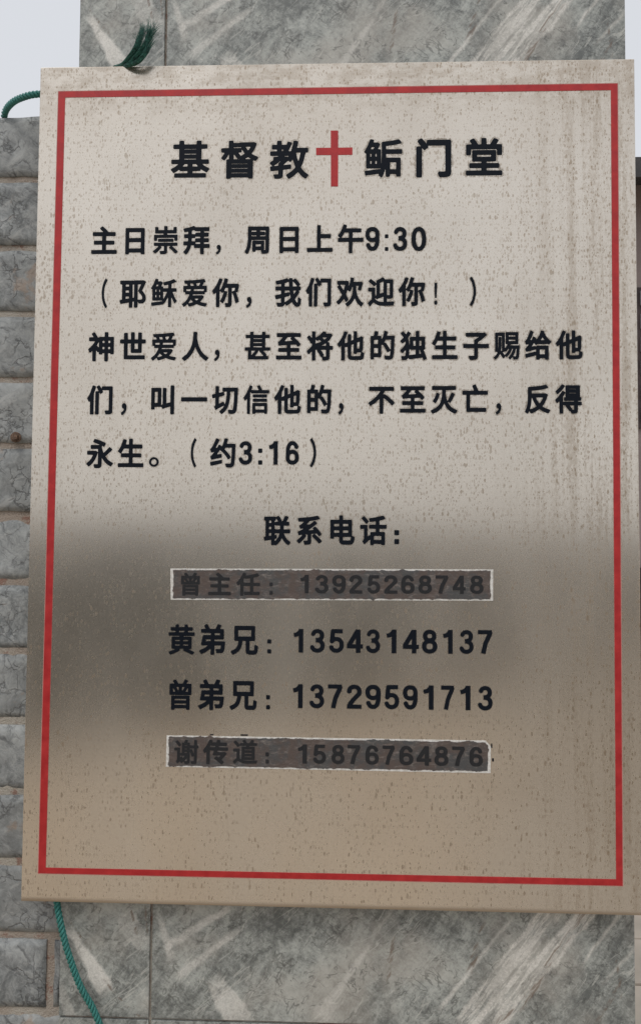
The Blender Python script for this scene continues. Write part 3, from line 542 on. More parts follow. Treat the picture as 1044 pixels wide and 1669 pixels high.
'甚': ([[153,-60,185,-66,870,-66,895,-60,904,-36,901,34,885,47,827,50,825,57,841,81,839,96,792,151,721,221,745,228,955,229,975,245,976,323,963,340,800,344,790,354,792,642,808,647,924,647,940,654,949,674,949,736,940,754,924,761,846,761,800,762,792,766,789,845,784,855,769,864,691,865,675,861,664,845,661,767,652,761,372,761,346,767,343,845,333,860,317,865,255,865,231,861,220,845,216,765,200,761,76,761,54,752,48,736,48,674,60,651,76,647,208,647,216,644,219,635,216,346,45,342,29,333,23,315,23,252,30,237,45,229,130,228,143,221,144,-36],[426,48,419,50,416,57,524,190,530,206,529,221,535,227,566,224,574,194,622,151,701,73,713,57,710,50],[278,80,270,96,271,221,286,228,387,228,400,221,390,206],[348,345,345,369,356,378,654,377,662,369,663,354,660,346,652,343],[356,486,348,489,344,502,348,512,356,515,652,514,660,512,663,502,660,490,652,486],[348,625,346,642,356,647,660,644,661,627,652,623]],[[145,-106,878,-111,935,-83,943,50,834,174,995,198,1020,237,1021,330,971,385,837,393,835,588,971,620,992,658,993,744,948,802,839,810,823,879,776,909,675,909,628,876,613,808,403,806,356,899,239,910,185,877,169,809,60,805,15,775,3,674,20,627,52,605,174,588,172,393,21,382,-22,323,-3,206,98,174,100,-52],[519,95,551,147,582,127,608,96]]),
'至': ([[35,-67,60,-74,940,-74,955,-73,971,-64,980,-44,980,34,971,53,955,62,582,63,574,66,570,81,570,167,574,179,582,182,862,182,878,185,892,198,897,213,896,291,878,315,582,318,574,321,570,330,570,408,572,416,582,420,769,427,823,367,846,358,862,363,927,408,942,432,941,447,931,463,857,541,706,674,722,681,917,681,932,685,945,697,950,713,949,791,940,808,917,818,83,818,60,813,47,798,44,767,46,705,60,686,83,681,255,680,265,674,181,580,138,542,99,520,92,510,91,486,122,401,146,390,216,401,410,412,424,408,427,401,427,330,418,319,146,318,122,311,113,299,109,284,109,213,114,198,130,185,146,182,418,181,427,167,427,81,422,65,410,63,45,61,29,51,22,34,21,-44],[348,549,457,678,590,679,595,674,566,648,562,635,566,614,623,564,623,557,379,545]],[[28,-114,948,-119,1002,-97,1025,-52,1026,34,987,98,615,120,628,137,878,138,935,182,942,291,920,346,979,401,986,455,832,627,940,640,983,674,995,791,974,837,909,863,76,863,21,839,-1,791,11,674,52,640,162,627,68,553,45,510,101,354,66,299,71,182,130,138,372,137,382,120,13,96,-21,50,-24,-44,-10,-85],[621,366,753,379,745,364],[457,594,481,634,512,633,512,596]]),
'将': ([[213,-106,231,-112,309,-111,325,-103,333,-91,336,237,340,247,348,248,395,245,389,221,395,200,473,105,527,17,543,7,566,3,594,-91,607,-106,621,-111,667,-112,776,-104,823,-85,851,-52,862,3,862,237,870,247,948,248,971,256,982,276,983,354,971,376,955,383,869,385,863,393,861,479,855,494,839,506,796,510,795,518,901,624,960,720,964,744,948,766,893,794,737,795,733,798,733,830,714,849,636,871,613,869,540,791,488,747,395,688,340,665,336,681,333,853,309,872,224,872,208,864,198,845,197,681,192,657,119,728,99,737,76,731,17,681,12,658,20,642,95,557,154,473,169,463,192,461,197,393,186,369,15,221,7,206,8,190,52,118,68,106,83,104,102,112,193,190,197,167,197,-75,200,-92],[621,25,614,34,644,58,649,73,647,89,610,151,541,245,613,248,714,247,722,229,722,34,717,26,706,24],[582,385,573,393,714,461,721,455,722,440,721,393,715,385],[340,465,336,494,340,590,379,556,395,549,418,553,473,581,488,580,536,533,539,525,535,522,434,486],[667,592,597,658,613,665,675,665,737,664,748,658,707,619]],[[207,-153,317,-156,368,-122,387,136,527,-39,559,-122,597,-152,792,-146,849,-122,890,-75,909,197,1010,231,1028,346,994,415,911,432,884,533,994,689,1010,744,987,792,924,830,784,839,762,869,714,896,605,915,387,738,380,853,361,892,317,917,216,917,161,876,146,768,68,778,-26,699,-24,627,152,408,-18,252,-37,182,45,67,91,59,150,81,155,-99],[667,148,644,202,675,198]]),
'他': ([[144,-106,161,-111,239,-110,255,-103,266,-83,270,338,301,327,356,345,364,340,369,18,388,-36,410,-64,442,-83,496,-97,551,-100,862,-96,921,-75,948,-52,967,-21,988,50,994,128,979,145,932,163,902,182,930,229,943,291,953,658,932,679,870,702,854,697,823,676,730,643,724,658,722,848,714,861,699,870,644,871,605,867,588,845,587,596,582,584,519,559,512,558,506,564,505,736,496,762,473,773,387,771,372,759,365,744,363,502,286,468,270,467,268,596,335,728,369,814,364,832,348,845,263,868,238,853,175,713,126,627,52,525,-10,453,-14,440,-12,424,34,346,45,336,60,332,76,337,115,375,124,377,127,-75,130,-91],[512,42,506,57,505,96,505,393,512,406,574,431,582,432,586,424,587,143,597,120,621,110,699,111,720,128,730,154,854,159,860,151,855,96,850,65,839,42,792,35,558,35],[730,291,724,307,726,486,808,520,813,494,805,299,802,291,792,288]],[[140,-153,247,-155,294,-128,312,-83,317,77,344,-52,381,-99,449,-133,870,-141,940,-117,987,-75,1019,-13,1041,112,1026,163,970,206,991,330,998,666,965,713,885,745,792,712,769,720,763,869,714,912,574,901,546,861,535,789,488,816,418,820,379,880,294,909,247,911,205,884,92,658,-48,479,-60,440,1,315,80,284,83,-91,102,-130],[761,80,761,105,800,108,800,81]]),
'的': ([[622,-91,761,-95,823,-85,854,-69,874,-52,907,3,926,81,945,276,962,658,961,689,955,701,940,713,924,715,683,716,677,728,702,822,698,845,675,861,597,877,577,869,567,853,525,713,496,639,473,596,468,681,455,705,434,712,328,713,320,720,353,822,349,845,333,858,247,874,224,870,209,853,177,720,161,712,99,712,67,705,56,689,54,674,54,-44,60,-72,83,-86,169,-84,186,-67,191,-13,200,-8,434,-8,459,3,468,26,468,393,473,416,496,405,527,400,610,284,676,174,691,160,717,159,800,206,789,104,780,65,769,45,745,40,605,46,589,42,574,26,573,3,588,-28,597,-67,607,-83],[200,126,192,129,189,143,192,299,325,301,333,291,333,135,327,128,317,126],[800,246,722,362,636,476,613,488,582,481,578,486,613,560,621,575,636,580,808,580,820,572,809,291],[192,438,192,575,317,579,332,572,331,440,317,434]],[[639,-138,846,-124,907,-83,950,-13,990,276,1007,674,994,724,940,759,745,761,747,837,730,878,597,922,531,884,481,744,386,759,398,837,365,892,239,920,175,884,138,759,52,749,9,681,9,-52,23,-99,68,-129,169,-131,213,-106,239,-55,442,-53,488,-32,514,18,519,331,652,132,743,112,730,86,582,88,531,42,526,3,562,-99,597,-130],[239,173,236,252,286,252,286,176],[761,388,651,525,660,534,769,533],[239,481,239,532,280,533,286,484]]),
'独': ([[76,-106,154,-110,231,-100,275,-75,309,-31,325,-69,340,-81,356,-82,831,-28,841,-36,862,-94,885,-108,971,-81,987,-72,994,-60,996,-44,979,7,880,229,883,237,924,246,937,268,936,650,927,666,909,674,722,677,717,689,717,837,706,862,683,871,613,871,597,868,582,855,576,837,576,689,574,680,566,676,387,675,364,662,356,642,354,432,348,395,340,455,326,533,295,635,392,775,396,791,387,812,309,853,286,854,270,842,231,779,216,764,133,845,107,857,83,848,25,798,21,783,26,767,99,691,123,650,13,551,6,533,8,518,68,458,91,449,108,455,185,516,192,502,201,455,183,416,124,338,78,291,13,239,2,221,3,206,12,190,61,135,83,125,107,133,200,220,208,221,203,112,193,57,183,34,161,27,60,27,45,18,37,4,36,-13,52,-52,60,-90],[340,63,336,73,349,245,356,261,371,245,387,239,551,239,571,237,576,229,574,89,558,83],[722,103,717,120,718,229,722,237,740,237,739,206,779,112,769,106],[504,373,496,385,496,533,504,542,566,543,574,538,576,525,574,377,558,372],[722,374,717,385,718,533,730,543,790,541,795,525,793,377,776,372]],[[75,-153,216,-149,301,-115,356,-128,800,-78,839,-135,893,-154,1002,-117,1034,-83,1037,-21,946,198,983,268,972,681,917,719,769,721,758,861,714,910,590,913,537,869,519,720,426,720,441,791,430,830,309,900,255,888,208,839,145,892,90,900,-18,814,-17,752,65,658,-27,572,-37,510,45,419,113,401,-26,264,-43,221,-28,167,61,81,6,42,-9,-13,22,-114],[387,120,395,191,527,191,527,128]]),
'生': ([[37,-75,60,-81,940,-81,971,-72,981,-52,982,26,971,49,955,57,590,58,575,65,574,229,579,245,862,247,882,252,895,268,898,354,892,369,878,382,590,385,575,393,574,525,582,539,901,540,924,550,934,580,933,650,927,666,901,679,839,679,579,681,574,697,573,845,558,867,527,873,457,872,442,864,433,853,426,681,317,681,315,697,347,798,344,822,325,838,247,856,231,856,216,847,134,635,95,564,27,471,22,447,37,425,107,379,130,375,136,369,133,276,139,260,154,250,426,245,430,229,429,65,410,58,45,56,29,44,22,26,23,-52],[161,385,154,387,153,393,247,537,418,540,426,537,430,525,426,388]],[[31,-122,948,-126,1000,-106,1026,-60,1027,26,987,93,628,103,619,120,628,201,878,203,930,237,943,354,917,410,870,430,628,430,620,486,940,506,977,557,974,674,917,722,622,728,613,869,558,916,442,915,379,854,255,900,190,884,92,650,-16,486,-21,432,83,338,90,260,115,221,161,202,379,200,384,112,13,91,-21,42,-23,-52,-4,-99],[247,431,278,494,375,494,379,432]]),
'子': ([[274,-106,294,-113,340,-113,473,-104,527,-86,556,-60,568,-36,575,-5,576,268,582,285,955,287,978,299,985,315,985,401,978,416,963,426,590,428,579,432,576,440,576,471,582,484,737,581,893,708,903,720,905,736,893,760,839,801,815,810,784,805,379,805,138,802,124,791,119,775,118,697,130,674,154,665,597,662,601,658,581,642,449,569,437,557,432,541,429,432,410,428,52,428,29,419,19,401,19,315,29,296,45,288,428,284,432,268,430,34,410,28,263,31,239,22,229,3,230,-13,262,-91]],[[267,-153,481,-148,582,-99,619,-13,628,241,963,243,1010,267,1030,307,1028,416,987,465,667,479,932,683,951,736,926,791,823,854,473,850,146,850,99,830,75,791,73,697,107,634,429,611,391,564,379,474,37,471,-2,452,-26,408,-24,299,21,248,385,237,386,81,239,73,186,18,223,-114]]),
'赐': ([[50,-99,60,-103,76,-100,155,-36,239,79,285,26,348,-62,364,-65,379,-57,426,-20,442,9,473,-16,496,-17,544,26,613,110,652,170,694,252,706,263,717,260,716,245,667,128,623,57,547,-28,547,-52,600,-99,621,-104,636,-95,706,-17,721,-44,733,-91,745,-101,846,-103,893,-88,917,-68,931,-44,947,11,966,198,974,338,971,362,963,371,948,376,644,376,635,377,631,385,637,401,652,409,893,409,917,417,924,440,924,791,922,806,909,820,481,823,465,822,453,814,446,791,446,432,457,414,500,408,508,401,470,338,426,288,418,302,418,775,412,798,387,808,68,806,53,791,51,775,51,174,58,159,68,152,130,149,136,143,121,104,80,50,0,-21,0,-44],[737,10,729,18,791,135,833,252,839,262,846,263,854,252,851,198,841,81,828,18,815,7],[410,53,341,135,337,151,395,154,418,171,457,162,484,182,528,229,554,260,574,260,547,206,488,128],[278,188,274,198,287,299,290,377,290,627,285,650,263,662,200,662,185,654,177,642,174,315,169,277,165,315,164,681,177,689,301,685,305,198,301,183],[566,524,565,557,574,562,800,561,805,533,802,525,792,521],[574,671,566,674,563,689,564,705,574,712,792,712,804,705,805,689,801,674,792,671]],[[43,-145,107,-134,247,-1,309,-89,348,-110,387,-105,457,-60,501,-67,613,-150,683,-113,737,-146,815,-149,885,-141,940,-109,990,-5,1019,330,1010,385,969,424,969,713,965,822,909,867,473,868,418,849,68,852,29,835,6,783,6,174,21,132,59,104,-34,11,-49,-36,-33,-76]]),
'给': ([[440,-114,535,-113,551,-99,557,-67,574,-62,737,-62,747,-67,755,-99,776,-112,854,-113,878,-106,889,-91,891,-75,889,338,878,356,854,363,457,363,434,359,410,330,395,346,379,351,270,335,266,338,269,346,333,435,340,442,348,439,394,393,410,386,434,391,473,418,504,410,808,410,831,415,846,426,885,402,909,398,926,408,981,471,988,494,976,518,924,553,874,596,792,689,733,783,735,822,730,838,714,850,636,870,613,866,601,853,546,728,497,650,442,585,426,580,427,588,422,611,410,622,348,659,325,665,300,650,247,557,224,550,210,557,280,689,329,806,317,831,239,868,216,871,199,861,146,733,94,627,46,549,11,518,3,502,4,486,29,415,45,395,60,390,122,404,139,401,64,307,20,276,11,260,12,245,38,167,60,150,379,222,397,229,410,244,416,221,414,159,410,152,387,161,372,160,37,85,16,73,10,50,28,-36,52,-53,410,34,416,18,417,-91,426,-106],[566,72,558,76,555,89,558,225,574,229,730,229,745,225,749,213,745,75],[605,547,603,557,660,639,688,603,722,557,722,548]],[[465,-161,551,-155,605,-107,706,-109,776,-158,870,-157,918,-130,936,-83,934,354,1020,447,1033,502,1010,548,909,625,831,712,781,791,769,861,722,895,636,916,590,904,449,663,386,689,345,713,374,806,348,864,231,916,160,884,55,650,-41,512,-11,393,34,346,-33,268,8,128,-27,89,-35,42,-14,-52,29,-94,76,-97,364,-26,387,-130],[605,119,605,182,699,182,699,119]]),
'叫': ([[794,-106,815,-114,893,-114,917,-102,925,-83,925,822,917,852,893,864,815,864,800,860,785,845,781,822,779,299,768,291,652,265,636,265,632,276,630,759,618,775,597,782,519,781,496,767,490,744,490,323,490,252,485,229,457,201,449,199,444,213,444,744,434,772,418,781,403,782,99,782,76,775,64,759,62,744,62,89,68,61,91,47,180,50,190,57,198,73,199,128,208,137,410,138,442,145,481,82,504,72,590,104,776,152,781,135,781,-83],[208,275,200,282,199,291,199,635,208,645,294,646,303,642,306,627,305,284,294,275]],[[785,-153,917,-155,968,-99,968,845,948,885,901,908,792,906,746,869,735,338,691,320,677,338,676,759,659,798,621,824,512,826,465,807,410,827,91,827,35,798,17,752,18,65,68,6,169,1,223,26,255,92,418,92,457,42,504,27,730,94,738,-99],[255,322,247,597,260,588]]),
'一': ([[25,323,52,316,963,317,987,330,993,354,991,440,971,462,37,463,21,454,11,432,12,346]],[[18,276,979,274,1020,299,1038,346,1034,455,987,504,29,507,-18,479,-34,432,-29,323]]),
'切': ([[349,-106,364,-111,383,-106,496,-19,586,104,637,229,666,362,683,518,688,635,691,643,699,647,815,647,826,642,828,635,816,323,798,120,786,65,773,42,753,38,621,42,601,26,599,3,625,-83,636,-94,652,-99,753,-102,815,-97,862,-79,897,-44,924,11,937,73,949,174,972,705,973,752,963,775,948,784,932,785,410,783,397,775,388,759,387,689,391,666,412,642,270,612,264,627,264,798,256,822,239,832,208,834,154,833,134,822,126,798,125,588,115,577,21,557,6,549,-5,525,7,455,18,432,37,424,115,438,125,432,125,198,115,177,87,151,82,135,86,120,130,41,146,35,161,37,278,100,442,175,457,175,395,86,282,-5,278,-21,283,-36],[473,226,456,291,434,309,410,306,278,250,270,249,264,260,264,455,270,471,449,513,461,525,465,549,452,619,431,642,535,647,543,644,546,635,544,541,530,401,505,284,481,226]],[[343,-153,406,-145,558,-24,587,-106,628,-140,854,-133,940,-62,984,81,1017,705,1002,798,940,830,457,830,364,806,344,767,340,676,317,667,308,814,286,856,239,878,121,869,82,814,78,619,-18,588,-49,533,-21,408,13,383,79,377,81,213,37,135,83,27,154,-11,244,26,244,-60],[644,88,635,104,712,362,732,596,769,602,782,588,778,479,748,96],[317,317,312,432,488,481,473,351,410,353]]),
'信': ([[162,-106,239,-108,255,-101,263,-83,263,596,265,611,278,635,291,596,309,586,940,586,955,588,970,603,972,674,967,689,957,697,706,704,679,767,627,853,605,864,582,857,531,837,518,822,519,803,569,713,566,702,551,700,317,701,311,705,311,713,346,806,343,830,325,841,263,860,239,854,176,705,135,627,92,557,10,447,11,424,53,354,68,343,91,350,138,402,143,393,144,-83,150,-99],[354,-99,372,-105,442,-103,456,-91,464,-67,481,-65,776,-66,784,-70,792,-92,808,-101,878,-102,893,-97,904,-75,904,237,896,260,878,268,379,268,356,263,347,252,344,237,344,-75],[465,49,459,73,459,143,465,154,769,156,784,151,786,57,776,48],[370,307,395,303,870,303,885,310,893,323,894,385,885,407,862,414,379,413,364,405,357,385,358,323],[371,447,870,444,885,451,893,466,893,533,886,549,862,556,379,555,366,549,358,533,358,463]],[[138,-145,247,-152,301,-116,348,-147,434,-150,504,-111,730,-110,792,-144,878,-147,940,-111,949,245,932,291,929,432,940,534,1013,588,1015,689,963,743,745,746,686,845,642,900,582,906,481,850,472,806,495,752,387,745,393,822,372,866,270,904,224,898,194,869,92,642,-29,471,-35,416,15,330,98,291,100,-91],[512,94,519,110,737,107,730,93]]),
'不': ([[443,-106,465,-111,543,-111,565,-99,572,-83,575,416,582,420,590,416,715,323,885,173,909,172,924,182,982,237,993,260,984,284,940,325,755,471,628,556,605,557,582,543,574,548,573,557,578,580,623,650,636,660,924,660,948,665,961,681,964,697,964,767,956,791,940,801,924,803,574,803,68,803,45,791,37,775,37,689,45,672,60,662,444,658,445,650,437,635,379,562,294,471,212,401,135,346,28,284,14,268,12,252,17,237,72,167,91,157,107,159,248,245,317,298,410,381,422,385,426,362,426,-75,429,-91]],[[439,-153,558,-154,612,-106,621,331,885,126,949,143,1021,213,1037,252,1026,303,971,358,649,603,971,626,1008,681,994,815,940,847,597,848,60,847,13,824,-8,783,-6,674,37,622,356,611,189,440,-10,311,-33,268,-26,221,45,130,107,112,379,281,382,-91,401,-130]]),
'灭': ([[80,-114,216,-65,325,0,410,78,465,151,512,236,568,135,622,65,706,-10,815,-71,917,-107,944,-99,999,-21,1001,-5,994,13,979,24,862,65,769,124,697,198,647,284,652,288,660,286,730,257,755,268,827,385,897,518,902,541,897,557,878,570,808,599,792,600,776,594,765,580,704,447,636,331,628,328,611,369,597,408,570,533,579,681,932,688,948,703,952,720,951,798,940,817,909,825,91,825,60,818,48,798,47,720,52,701,68,688,418,685,427,681,429,674,425,557,408,408,372,286,313,190,294,168,192,85,21,12,6,-5,4,-21,10,-36,60,-105],[163,252,185,247,200,251,240,299,290,393,340,525,341,549,330,564,263,591,239,595,215,580,161,445,84,323,85,307,95,291]],[[52,-153,115,-153,341,-44,439,42,512,137,604,18,776,-104,917,-153,984,-122,1044,-28,1033,37,870,113,753,206,823,289,945,518,930,588,847,635,955,649,996,705,995,806,976,845,932,869,846,870,76,870,17,837,2,720,22,666,68,641,206,635,44,346,55,268,154,207,216,208,273,268,364,424,331,307,268,206,169,124,-2,51,-33,18,-34,-52],[644,436,615,541,621,634,722,640,750,635],[379,587,286,636,379,637]]),
'亡': ([[193,-52,878,-53,907,-44,918,-21,918,57,909,78,893,87,317,91,312,112,312,510,317,521,333,523,955,525,971,535,979,557,978,635,963,657,940,662,636,662,622,666,543,834,527,861,504,873,411,845,393,822,397,798,452,681,453,666,449,663,60,662,37,655,26,642,23,627,23,557,33,533,52,524,154,523,165,518,167,-21,177,-43]],[[168,-91,878,-98,932,-82,961,-36,962,65,915,128,363,135,358,471,955,479,1002,502,1023,549,1023,642,994,690,948,707,660,708,566,884,512,918,403,891,361,861,348,806,379,708,52,707,7,689,-22,635,-12,518,29,483,121,471,123,-28]]),
'反': ([[112,-114,130,-114,142,-106,185,-37,192,-35,200,-43,235,-99,263,-107,333,-84,434,-41,566,37,574,37,644,-8,714,-44,815,-83,885,-103,901,-102,916,-91,966,-21,969,3,955,22,784,79,730,105,684,135,755,229,828,354,857,424,884,510,883,525,874,541,800,572,387,568,294,568,282,572,279,642,286,658,473,673,691,700,870,738,885,745,896,759,898,775,892,791,828,853,808,863,613,827,403,803,169,787,144,775,136,752,134,401,119,229,100,143,73,65,23,-36,25,-52,37,-66],[224,32,217,34,217,42,253,174,267,268,278,417,286,426,294,419,340,315,402,213,456,143,453,135,348,76],[566,234,494,323,462,377,443,424,457,429,582,429,683,429,700,424,680,377,646,323,584,245]],[[87,-153,138,-159,192,-123,231,-148,278,-150,566,-18,745,-106,901,-148,948,-123,1008,-36,1011,18,983,57,754,151,899,408,929,510,909,570,808,617,401,619,800,675,901,702,939,744,925,822,852,892,808,909,512,859,161,831,111,806,91,759,74,237,-23,-36,-2,-92],[286,103,312,252,348,213,389,151],[566,302,517,377,574,384,625,377]]),
'得': ([[162,-106,177,-112,255,-112,270,-106,282,-91,285,167,294,179,317,163,377,159,380,135,387,122,457,46,512,-25,527,-34,558,-33,590,-104,605,-113,652,-114,753,-106,784,-96,808,-81,824,-60,835,-21,839,158,955,162,978,174,985,190,986,260,981,276,971,287,955,293,854,294,838,299,839,308,846,312,948,315,963,328,969,346,969,408,963,427,948,440,907,447,917,463,921,486,921,806,913,830,901,839,885,842,410,842,387,833,376,806,376,479,390,447,340,442,318,424,314,354,319,330,333,317,348,313,683,312,693,307,693,299,675,294,325,293,309,289,294,276,285,291,286,455,369,580,370,596,352,619,286,646,263,649,248,642,137,494,83,440,0,369,-11,346,-7,330,30,260,52,241,78,245,138,293,146,284,146,-75,149,-91],[628,21,619,57,542,151,540,159,605,162,683,162,692,159,695,151,694,26,683,19],[64,541,83,538,99,545,192,618,278,702,348,791,354,814,348,830,333,841,283,861,255,870,231,864,135,752,11,650,6,635,8,619,52,550],[519,571,518,580,527,583,776,581,777,572,769,569],[519,710,519,715,535,718,761,718,776,714,761,706]],[[156,-153,270,-155,317,-122,333,108,582,-153,761,-150,852,-99,879,-28,883,112,987,125,1031,190,1013,424,966,494,965,822,927,876,364,877,231,913,-26,677,-31,596,21,518,64,486,-39,393,-54,330,10,213,99,196,102,-91]]),
'永': ([[314,-106,372,-111,473,-105,519,-92,552,-67,569,-36,575,-5,576,198,582,227,667,119,737,53,815,-2,893,-42,917,-47,932,-40,994,37,997,57,987,75,909,114,823,170,769,219,715,284,722,296,950,486,962,510,955,533,878,590,862,595,846,591,730,479,644,407,629,424,600,494,577,564,578,627,582,632,590,631,644,607,667,613,714,693,717,720,706,736,660,759,527,811,379,856,317,870,301,868,285,853,247,791,246,767,255,753,483,674,449,667,185,667,169,662,158,650,153,635,154,557,171,533,192,529,418,529,427,525,430,518,430,42,426,31,418,28,301,30,278,18,271,3,272,-13,299,-91],[76,-44,91,-49,107,-47,176,3,240,65,294,132,352,229,388,307,426,416,424,432,410,446,348,475,130,473,52,472,33,463,23,440,23,369,29,350,52,336,224,335,239,331,239,323,203,252,158,190,107,136,6,56,2,34,10,18]],[[309,-153,473,-150,566,-116,614,-44,628,92,784,-35,901,-92,961,-75,1033,14,1043,57,1022,104,885,180,780,276,990,463,1007,502,999,549,901,629,846,638,660,479,628,557,688,572,722,612,764,705,730,774,535,856,301,915,255,888,205,806,201,759,221,720,154,705,115,666,115,524,29,513,-12,479,-22,362,-1,315,45,291,166,284,90,182,-27,89,-43,50,-34,3,83,-94,130,-86,224,-20,265,-122],[317,77,379,179,384,81]]),
'约': ([[655,-106,761,-108,831,-95,878,-62,906,-13,923,57,941,260,956,650,954,666,943,681,917,689,644,689,635,697,669,814,668,837,660,849,644,857,558,872,536,853,494,713,465,642,442,602,423,619,364,655,340,660,317,645,263,556,247,548,216,549,317,732,350,806,346,822,329,837,255,867,231,865,216,849,160,728,89,603,50,549,13,518,4,502,6,483,39,401,60,391,138,406,148,401,138,385,68,307,22,276,13,260,12,245,37,174,45,162,60,152,418,220,436,229,446,252,443,315,439,330,426,344,403,348,270,332,274,346,372,472,465,404,583,284,667,174,683,164,699,164,771,221,779,237,778,252,748,299,689,369,605,452,551,493,551,502,574,547,582,552,792,553,812,549,810,408,796,174,787,96,773,42,761,28,753,27,605,32,590,26,578,11,577,-5,607,-91,621,-102],[46,-52,442,27,459,50,455,120,447,143,426,154,23,81,8,57,17,-13,24,-36]],[[701,-153,862,-131,919,-83,951,-21,993,401,1001,658,984,705,932,733,700,736,716,830,699,874,660,900,558,917,497,876,418,675,359,713,394,798,380,853,239,914,180,876,45,619,-41,502,-10,392,38,346,-18,299,-33,260,9,128,-38,57,-10,-67,60,-97,473,-7,505,50,497,143,465,190,496,307,644,134,683,119,743,128,730,73,582,73,532,11,581,-130],[753,367,628,507,766,502]]),
'联': ([[430,-114,449,-121,465,-116,535,-63,620,26,675,109,683,109,746,18,792,-30,846,-75,901,-108,917,-112,933,-106,994,-33,998,-13,987,8,909,57,871,89,831,134,794,190,758,268,761,276,769,278,955,278,973,284,986,299,988,385,982,401,971,410,948,414,761,414,749,416,744,424,747,525,761,530,924,531,947,549,951,627,945,650,924,664,857,666,850,674,914,783,919,806,902,830,815,856,796,853,780,837,706,698,691,676,683,674,652,736,615,791,571,845,551,856,527,851,457,815,434,828,418,830,60,830,37,828,19,814,14,798,16,720,29,702,67,689,68,674,68,182,60,172,21,163,7,143,23,50,37,35,60,31,275,65,280,50,281,-83,286,-99,309,-112,372,-113,387,-111,410,-98],[418,28,412,42,415,89,481,107,492,120,495,135,487,213,465,231,417,229,413,268,418,278,496,278,574,278,582,274,582,260,563,206,530,143,488,89,442,42],[208,195,202,206,203,276,216,284,270,284,279,276,278,209,263,202],[208,416,202,432,205,486,224,491,278,486,280,432,275,416],[418,414,412,440,412,533,418,557,429,541,449,531,566,530,597,528,603,518,603,432,598,416],[208,622,202,642,202,681,208,694,263,696,278,690,278,626,263,620],[418,637,413,689,442,702,451,713,457,759,465,764,494,728,527,673,519,666,442,662,425,650]],[[422,-161,496,-150,683,25,775,-75,901,-155,963,-141,1036,-52,1031,26,904,120,829,229,963,234,1010,255,1034,307,1025,416,971,457,789,471,800,484,940,488,990,533,991,658,930,713,964,791,948,850,839,897,784,897,746,869,691,765,604,876,551,902,457,869,37,874,-24,830,-29,713,23,635,23,221,-38,151,-19,34,45,-14,231,11,237,-99,261,-138,301,-157],[465,460,465,484,551,484,551,460]]),
'系': ([[336,-99,410,-101,488,-94,535,-78,563,-52,579,-5,580,245,590,257,676,260,613,213,604,198,607,174,745,56,854,-49,870,-54,885,-52,953,-5,966,11,968,26,963,41,932,74,846,151,711,260,730,268,784,268,839,198,862,184,885,189,940,222,958,245,954,268,901,338,823,423,745,497,730,506,714,506,652,475,637,463,632,447,634,432,660,401,661,393,512,381,476,385,699,529,776,586,787,603,788,619,779,635,722,683,699,694,675,684,527,576,412,572,421,588,519,681,558,688,691,704,815,727,874,744,886,759,885,783,829,853,808,865,605,830,481,815,107,786,83,775,75,759,97,674,115,658,286,663,300,658,231,598,182,564,146,549,132,533,131,510,151,447,169,425,185,421,247,432,283,432,247,407,154,363,91,344,77,330,76,303,99,233,115,216,130,212,224,228,240,221,161,139,45,50,38,34,40,18,52,3,122,-50,138,-52,154,-47,278,55,385,174,393,190,392,206,379,225,360,237,434,243,438,221,436,42,418,36,317,38,301,33,290,18,289,-5,320,-83]],[[335,-145,488,-140,574,-106,619,-36,628,90,854,-98,909,-91,1005,-13,1006,57,918,151,994,213,997,284,783,525,832,596,808,674,901,707,932,759,919,814,831,906,99,830,37,786,30,744,60,647,91,618,155,603,107,576,85,533,119,401,52,371,29,323,60,209,114,159,6,74,-3,3,122,-97,169,-90,247,-35,286,-115]]),
'电': ([[534,-91,597,-96,815,-96,870,-91,910,-75,952,-36,974,11,987,73,995,143,990,159,979,170,924,192,899,213,898,689,892,713,878,725,862,728,574,728,565,736,560,853,543,868,504,871,442,869,423,853,418,736,410,729,130,728,115,725,99,713,93,689,93,135,98,112,115,99,200,96,216,99,231,112,238,151,247,157,410,157,418,149,422,34,436,-21,465,-61,496,-80],[574,49,565,65,564,104,565,151,574,157,839,158,851,151,850,120,840,65,828,50,800,46],[247,297,239,302,237,315,237,362,239,370,247,374,410,374,419,362,419,307,414,299],[574,297,566,302,564,315,564,362,566,370,574,374,745,374,753,370,755,362,755,307,750,299],[239,516,237,572,239,583,247,588,410,587,418,580,419,564,418,520,410,512,255,511],[566,516,564,572,566,583,574,588,745,588,754,580,755,564,754,518,745,512,582,511]],[[540,-138,823,-141,940,-110,1016,-5,1040,143,1016,198,944,237,943,697,926,744,870,773,614,775,590,889,551,913,488,916,395,891,369,775,115,772,60,736,48,128,72,73,122,51,224,54,286,112,366,112,388,-21,417,-75,473,-119],[613,94,621,113,794,112,792,92]]),
